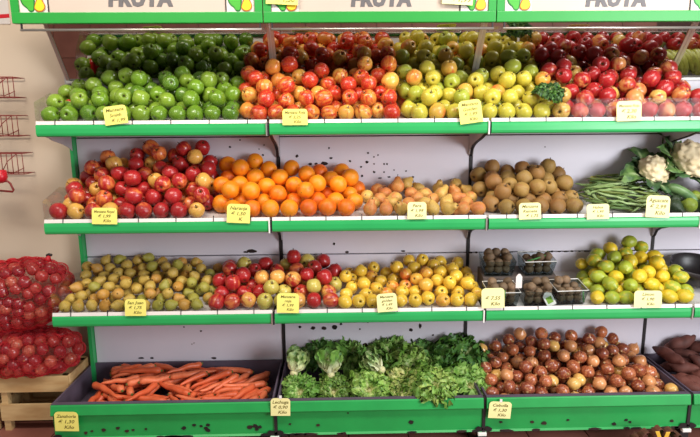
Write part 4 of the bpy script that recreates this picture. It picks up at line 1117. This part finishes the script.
# ------------------------------------------------------------------ red wire racks on the left wall
for k, (u, v0, v1) in enumerate([(23, 77, 97), (27, 115.5, 136), (32, 153.5, 174)]):
    Yr = -.06
    A_ = at(u, v0, Yr); B_ = at(u, v1, Yr); A_.x = at(u, v0, .03).x
    x1, zt, zb_ = A_.x, A_.z, B_.z
    t = tag(empty('wire_rack', (x1, Yr, zb_)), f'{["top", "middle", "bottom"][k]} of three red wire racks on the wall', 'rack', 'red wire racks')
    w_, dpt, h_ = .36, .085, zt-zb_
    def wire(pts, nm='wire', rad=.002): return MB().tube(pts, rad, 6).build(nm, REDWIRE, t, smooth=True)
    for (yy, zz) in ((0, h_), (0, 0.0), (dpt, h_), (dpt, 0)): wire([(-w_, yy, zz+(.004 if yy == 0 else 0)), (0, yy, zz)], 'rail_wire', .0026)
    for i in range(9):
        xx = -i*.026-.002
        wire([(xx, 0, h_), (xx, 0, 0)])
    for xx in (0, -.09, -.18, -.27, -.36): wire([(xx, 0, 0), (xx, dpt+.014, 0)]); 
    wire([(0, 0, h_), (0, dpt+.014, h_)]); wire([(-w_, 0, h_), (-w_, dpt+.014, h_)])
    wire([(-.03, .004, h_), (-.08, .004, h_*.62), (-.11, .004, h_*.15)])
    wire([(-.1, .004, h_*.12), (-.05, .004, h_*.08), (0, .004, h_*.3)])
sc = tag(empty('scoop', tuple(at(5, 180, -.14))), 'red plastic scoop with wire handle hanging under the lowest wire rack', 'scoop')
mb = MB(); prs = [(0, -.03), (.02, -.028), (.03, -.01), (.032, .022), (.028, .022), (.024, -.008), (0, -.022)]
put('scoop_cup', lathe('scoop_cup', prs, 16), REDP, sc, (-.02, 0, .018), (0.3, 0, 0), 1.0)
MB().tube([(-.05, 0, -.006), (.012, 0, -.006), (.024, 0, -.018), (.036, 0, -.05), (.03, 0, -.058), (-.05, 0, -.05)], .0052, 7).build('handle', REDWIRE, sc, smooth=True)

# poster at the upper left
Pp = at(-22, -20, .04)
t = tag(empty('wall_poster', (at(-18, 0, .044).x, .0442, at(0, 24, .044).z)), 'pale grey wall poster with red stripe at the upper left', 'poster')
wx = at(9, 10, .044).x-t.location.x
MB().box(-.2, wx, -.003, 0, 0, .32).build('sheet', paint('poster_grey', (214, 206, 200), rough=0.5, var=.02), t)
zr_ = at(4, 16, .044).z-t.location.z
MB().prism_y([(-.2, zr_-.032), (wx, zr_-.008), (wx, zr_+.010), (-.2, zr_-.012)], -.0042, -.003).build('stripe', REDP, t)

# ------------------------------------------------------------------ price cards
def card(u, v, wpx, hpx, Y, tilt, lines, lab, pale=False, lean=0.12, peg=False):
    P = at(u, v, Y); k = pix(P)[2]/FPX; W_, H_ = wpx*k, hpx*k
    t = tag(empty('price_card', P), lab, 'price card', 'yellow handwritten price cards'); t.rotation_mode = 'XYZ'
    t.rotation_euler = (-lean, tilt, 0)
    c = .22*min(W_, H_); x, z = W_/2, H_/2
    prof = [(-x, -z), (x, -z), (x, z-c*.7), (x-c*.3, z-c*.2), (x-c*.8, z), (-x+c*.8, z), (-x+c*.3, z-c*.2), (-x, z-c*.7)]
    MB().prism_y(prof, -.0006, .0006).build('card', CARDP if pale else CARD, t)
    n = len(lines); lh = H_*.86/n
    for i, s in enumerate(lines):
        me = text_mesh(s, lh*.86, bold=lh*.012, shear=.25, extrude=.0002)
        xs_ = [v_.co.x for v_ in me.vertices]
        if not xs_: continue
        wd = max(xs_)-min(xs_); q = min(1.15, W_*.82/max(wd, 1e-6))
        o = put('lettering', me, INK, t, (-(max(xs_)+min(xs_))/2*q+(W_*.1 if i == n-1 and n > 1 else 0)*(q > .9), -.0010, z-H_*.07-lh*(i+.80)), (math.pi/2, 0, 0), (q, min(q, 1.0), 1))
    if peg: MB().box(-.006, .006, -.002, .003, z-.002, z+.012).build('peg', WHITEP, t)
y1, y2, y3, y4 = YF[1]-.009, YF[2]-.009, YF[3]-.009, TRAY_Y-.016
card(115.5, 115, 23, 18.5, y1, -.13, ['Manzana', 'Smith', '€ 1,99'], 'yellow price card for the green apples, tilted')
card(295, 117, 25, 16, y1, 0.0, ['Manzana Roja', '€ 2,25', 'Kilo'], 'yellow price card in front of the orange-red apples')
card(470.5, 111.5, 23, 23, y1, -.13, ['Manzana', 'Golden', '€ 1,99', 'Kilo'], 'tilted yellow price card in front of the golden apples')
card(629, 111, 25, 20, y1, -.02, ['Manzana Roja', '€ 2,30', 'Kilo'], 'yellow price card in front of the top shelf red apples', True)
card(104.5, 216, 25, 16.5, y2, .02, ['Manzana Royal', '€ 1,99', 'Kilo'], 'yellow price card for the red and yellow apples left of the oranges')
card(238.5, 213.5, 23, 19, y2, .05, ['Naranja', '€ 1,50', 'K'], 'yellow price card for the oranges')
card(417, 210.5, 19, 17, y2, 0, ['Pera', '€ 1,99', 'Kilo'], 'small pale price card for the yellow pears', True)
card(530, 211, 22, 16.5, y2, -.02, ['Manzana', 'Reineta', '€ 1,75'], 'pale price card for the russet apples', True)
card(598, 211.5, 22.5, 15, y2, -.02, ['Habas', '€ 1,99', 'Kilo'], 'pale low price card for the green beans', True)
card(658, 206.5, 24, 22, y2, .05, ['Aguacate', '€ 2,99', 'Kilo'], 'pale price card in front of the avocados', True)
card(597, 182, 15, 10, -.05, .25, ['Judia'], 'small tilted yellow card behind the green beans by the panel', False, 0.3)
card(135.5, 307.5, 21, 17, y3, .01, ['San Juan', '€ 1,75', 'Kilo'], 'yellow price card for the small pears')
card(288, 303, 22, 20, y3, .03, ['Manzana', 'roja', '€ 1,99', 'Kilo'], 'yellow price card in front of the third shelf red apples')
card(387, 302.5, 20, 18.5, y3, -.08, ['Manzana', 'golden', '€ 1,49', 'Kilo'], 'pale price card in front of the small yellow apples', True)
card(493, 298, 23, 20, y3, -.02, ['', '€ 7,55', 'Kilo'], 'pale price card in front of the punnets', True)
card(648, 299, 28, 17, y3, .02, ['Limon', '€ 1,90', 'Kilo'], 'wide pale price card in front of the lemons', True)
card(66.5, 421.5, 23.5, 21, y4, .03, ['Zanahoria', '€ 1,30', 'Kilo'], 'yellow price card on the carrot tray corner', False, 0.0)
card(280.5, 407, 19.5, 19, y4, .02, ['Lechuga', '€ 0,90', 'Kilo'], 'pale price card on the joint between carrot and lettuce trays', True, 0.0, True)
card(500, 410, 22.5, 18, y4, .06, ['Cebolla', '€ 1,30', 'Kilo'], 'pale price card on the onion tray front', True, 0.0, True)
card(282, -4.5, 32, 17, SY-.012, .05, ['', '€ 1,50'], 'yellow card stuck over the emblem of the second sign', False, 0.0)
card(458, -5.5, 31, 19, SY-.012, .06, ['', '€ 1,99'], 'pale yellow card stuck on the second sign near its right emblem', True, 0.0)

# ------------------------------------------------------------------ brown bundle with a yellow ribbon on the floor
P = at(656, 437, -.56); P.z = 0.0; 
bd_ = tag(empty('floor_bundle', (P.x, -.56, 0)), 'small brown papery bundle with yellow ribbon on the floor before the onion tray', 'bundle')
M_BRP = paint('brown_paper', (104, 58, 40), rough=0.7, rgb2=(66, 34, 26), scale=20)
M_YRB = paint('yellow_ribbon', (214, 168, 40), rough=0.5)
def ribbon(pts, wv, mt, nm):
    mb = MB(); n = len(pts); wv = Vector(wv); V = []
    for p_ in pts:
        p_ = Vector(p_); V += [p_-wv, p_+wv, p_+wv+Vector((0, 0.002, 0.002)), p_-wv+Vector((0, 0.002, 0.002))]
    F = [(0, 1, 2, 3), (4*n-1, 4*n-2, 4*n-3, 4*n-4)]
    for i in range(n-1):
        for j in range(4): F.append((4*i+j, 4*i+4+j, 4*i+4+(j+1) % 4, 4*i+(j+1) % 4))
    mb.add(V, F).build(nm, mt, bd_, smooth=False)
for i, (cx, rr, hz) in enumerate([(-.06, .028, .05), (.05, .032, .055), (.0, .03, .065), (.09, .02, .035), (-.1, .018, .03)]):
    pts = [(cx+rr*math.cos(a), -.01+.01*math.sin(2*a), max(.004, hz*.5+hz*.5*math.sin(a))) for a in [-1.57+6.28*j/12 for j in range(13)]]
    ribbon(pts, (0, .018, 0), M_BRP, 'paper_loop')
ribbon([(-.02, -.04, .062), (-.008, -.045, .03), (0, -.05, .004)], (.009, 0, 0), M_YRB, 'ribbon')
ribbon([(.03, -.04, .058), (.018, -.045, .03), (.006, -.05, .004)], (.009, 0, 0), M_YRB, 'ribbon')
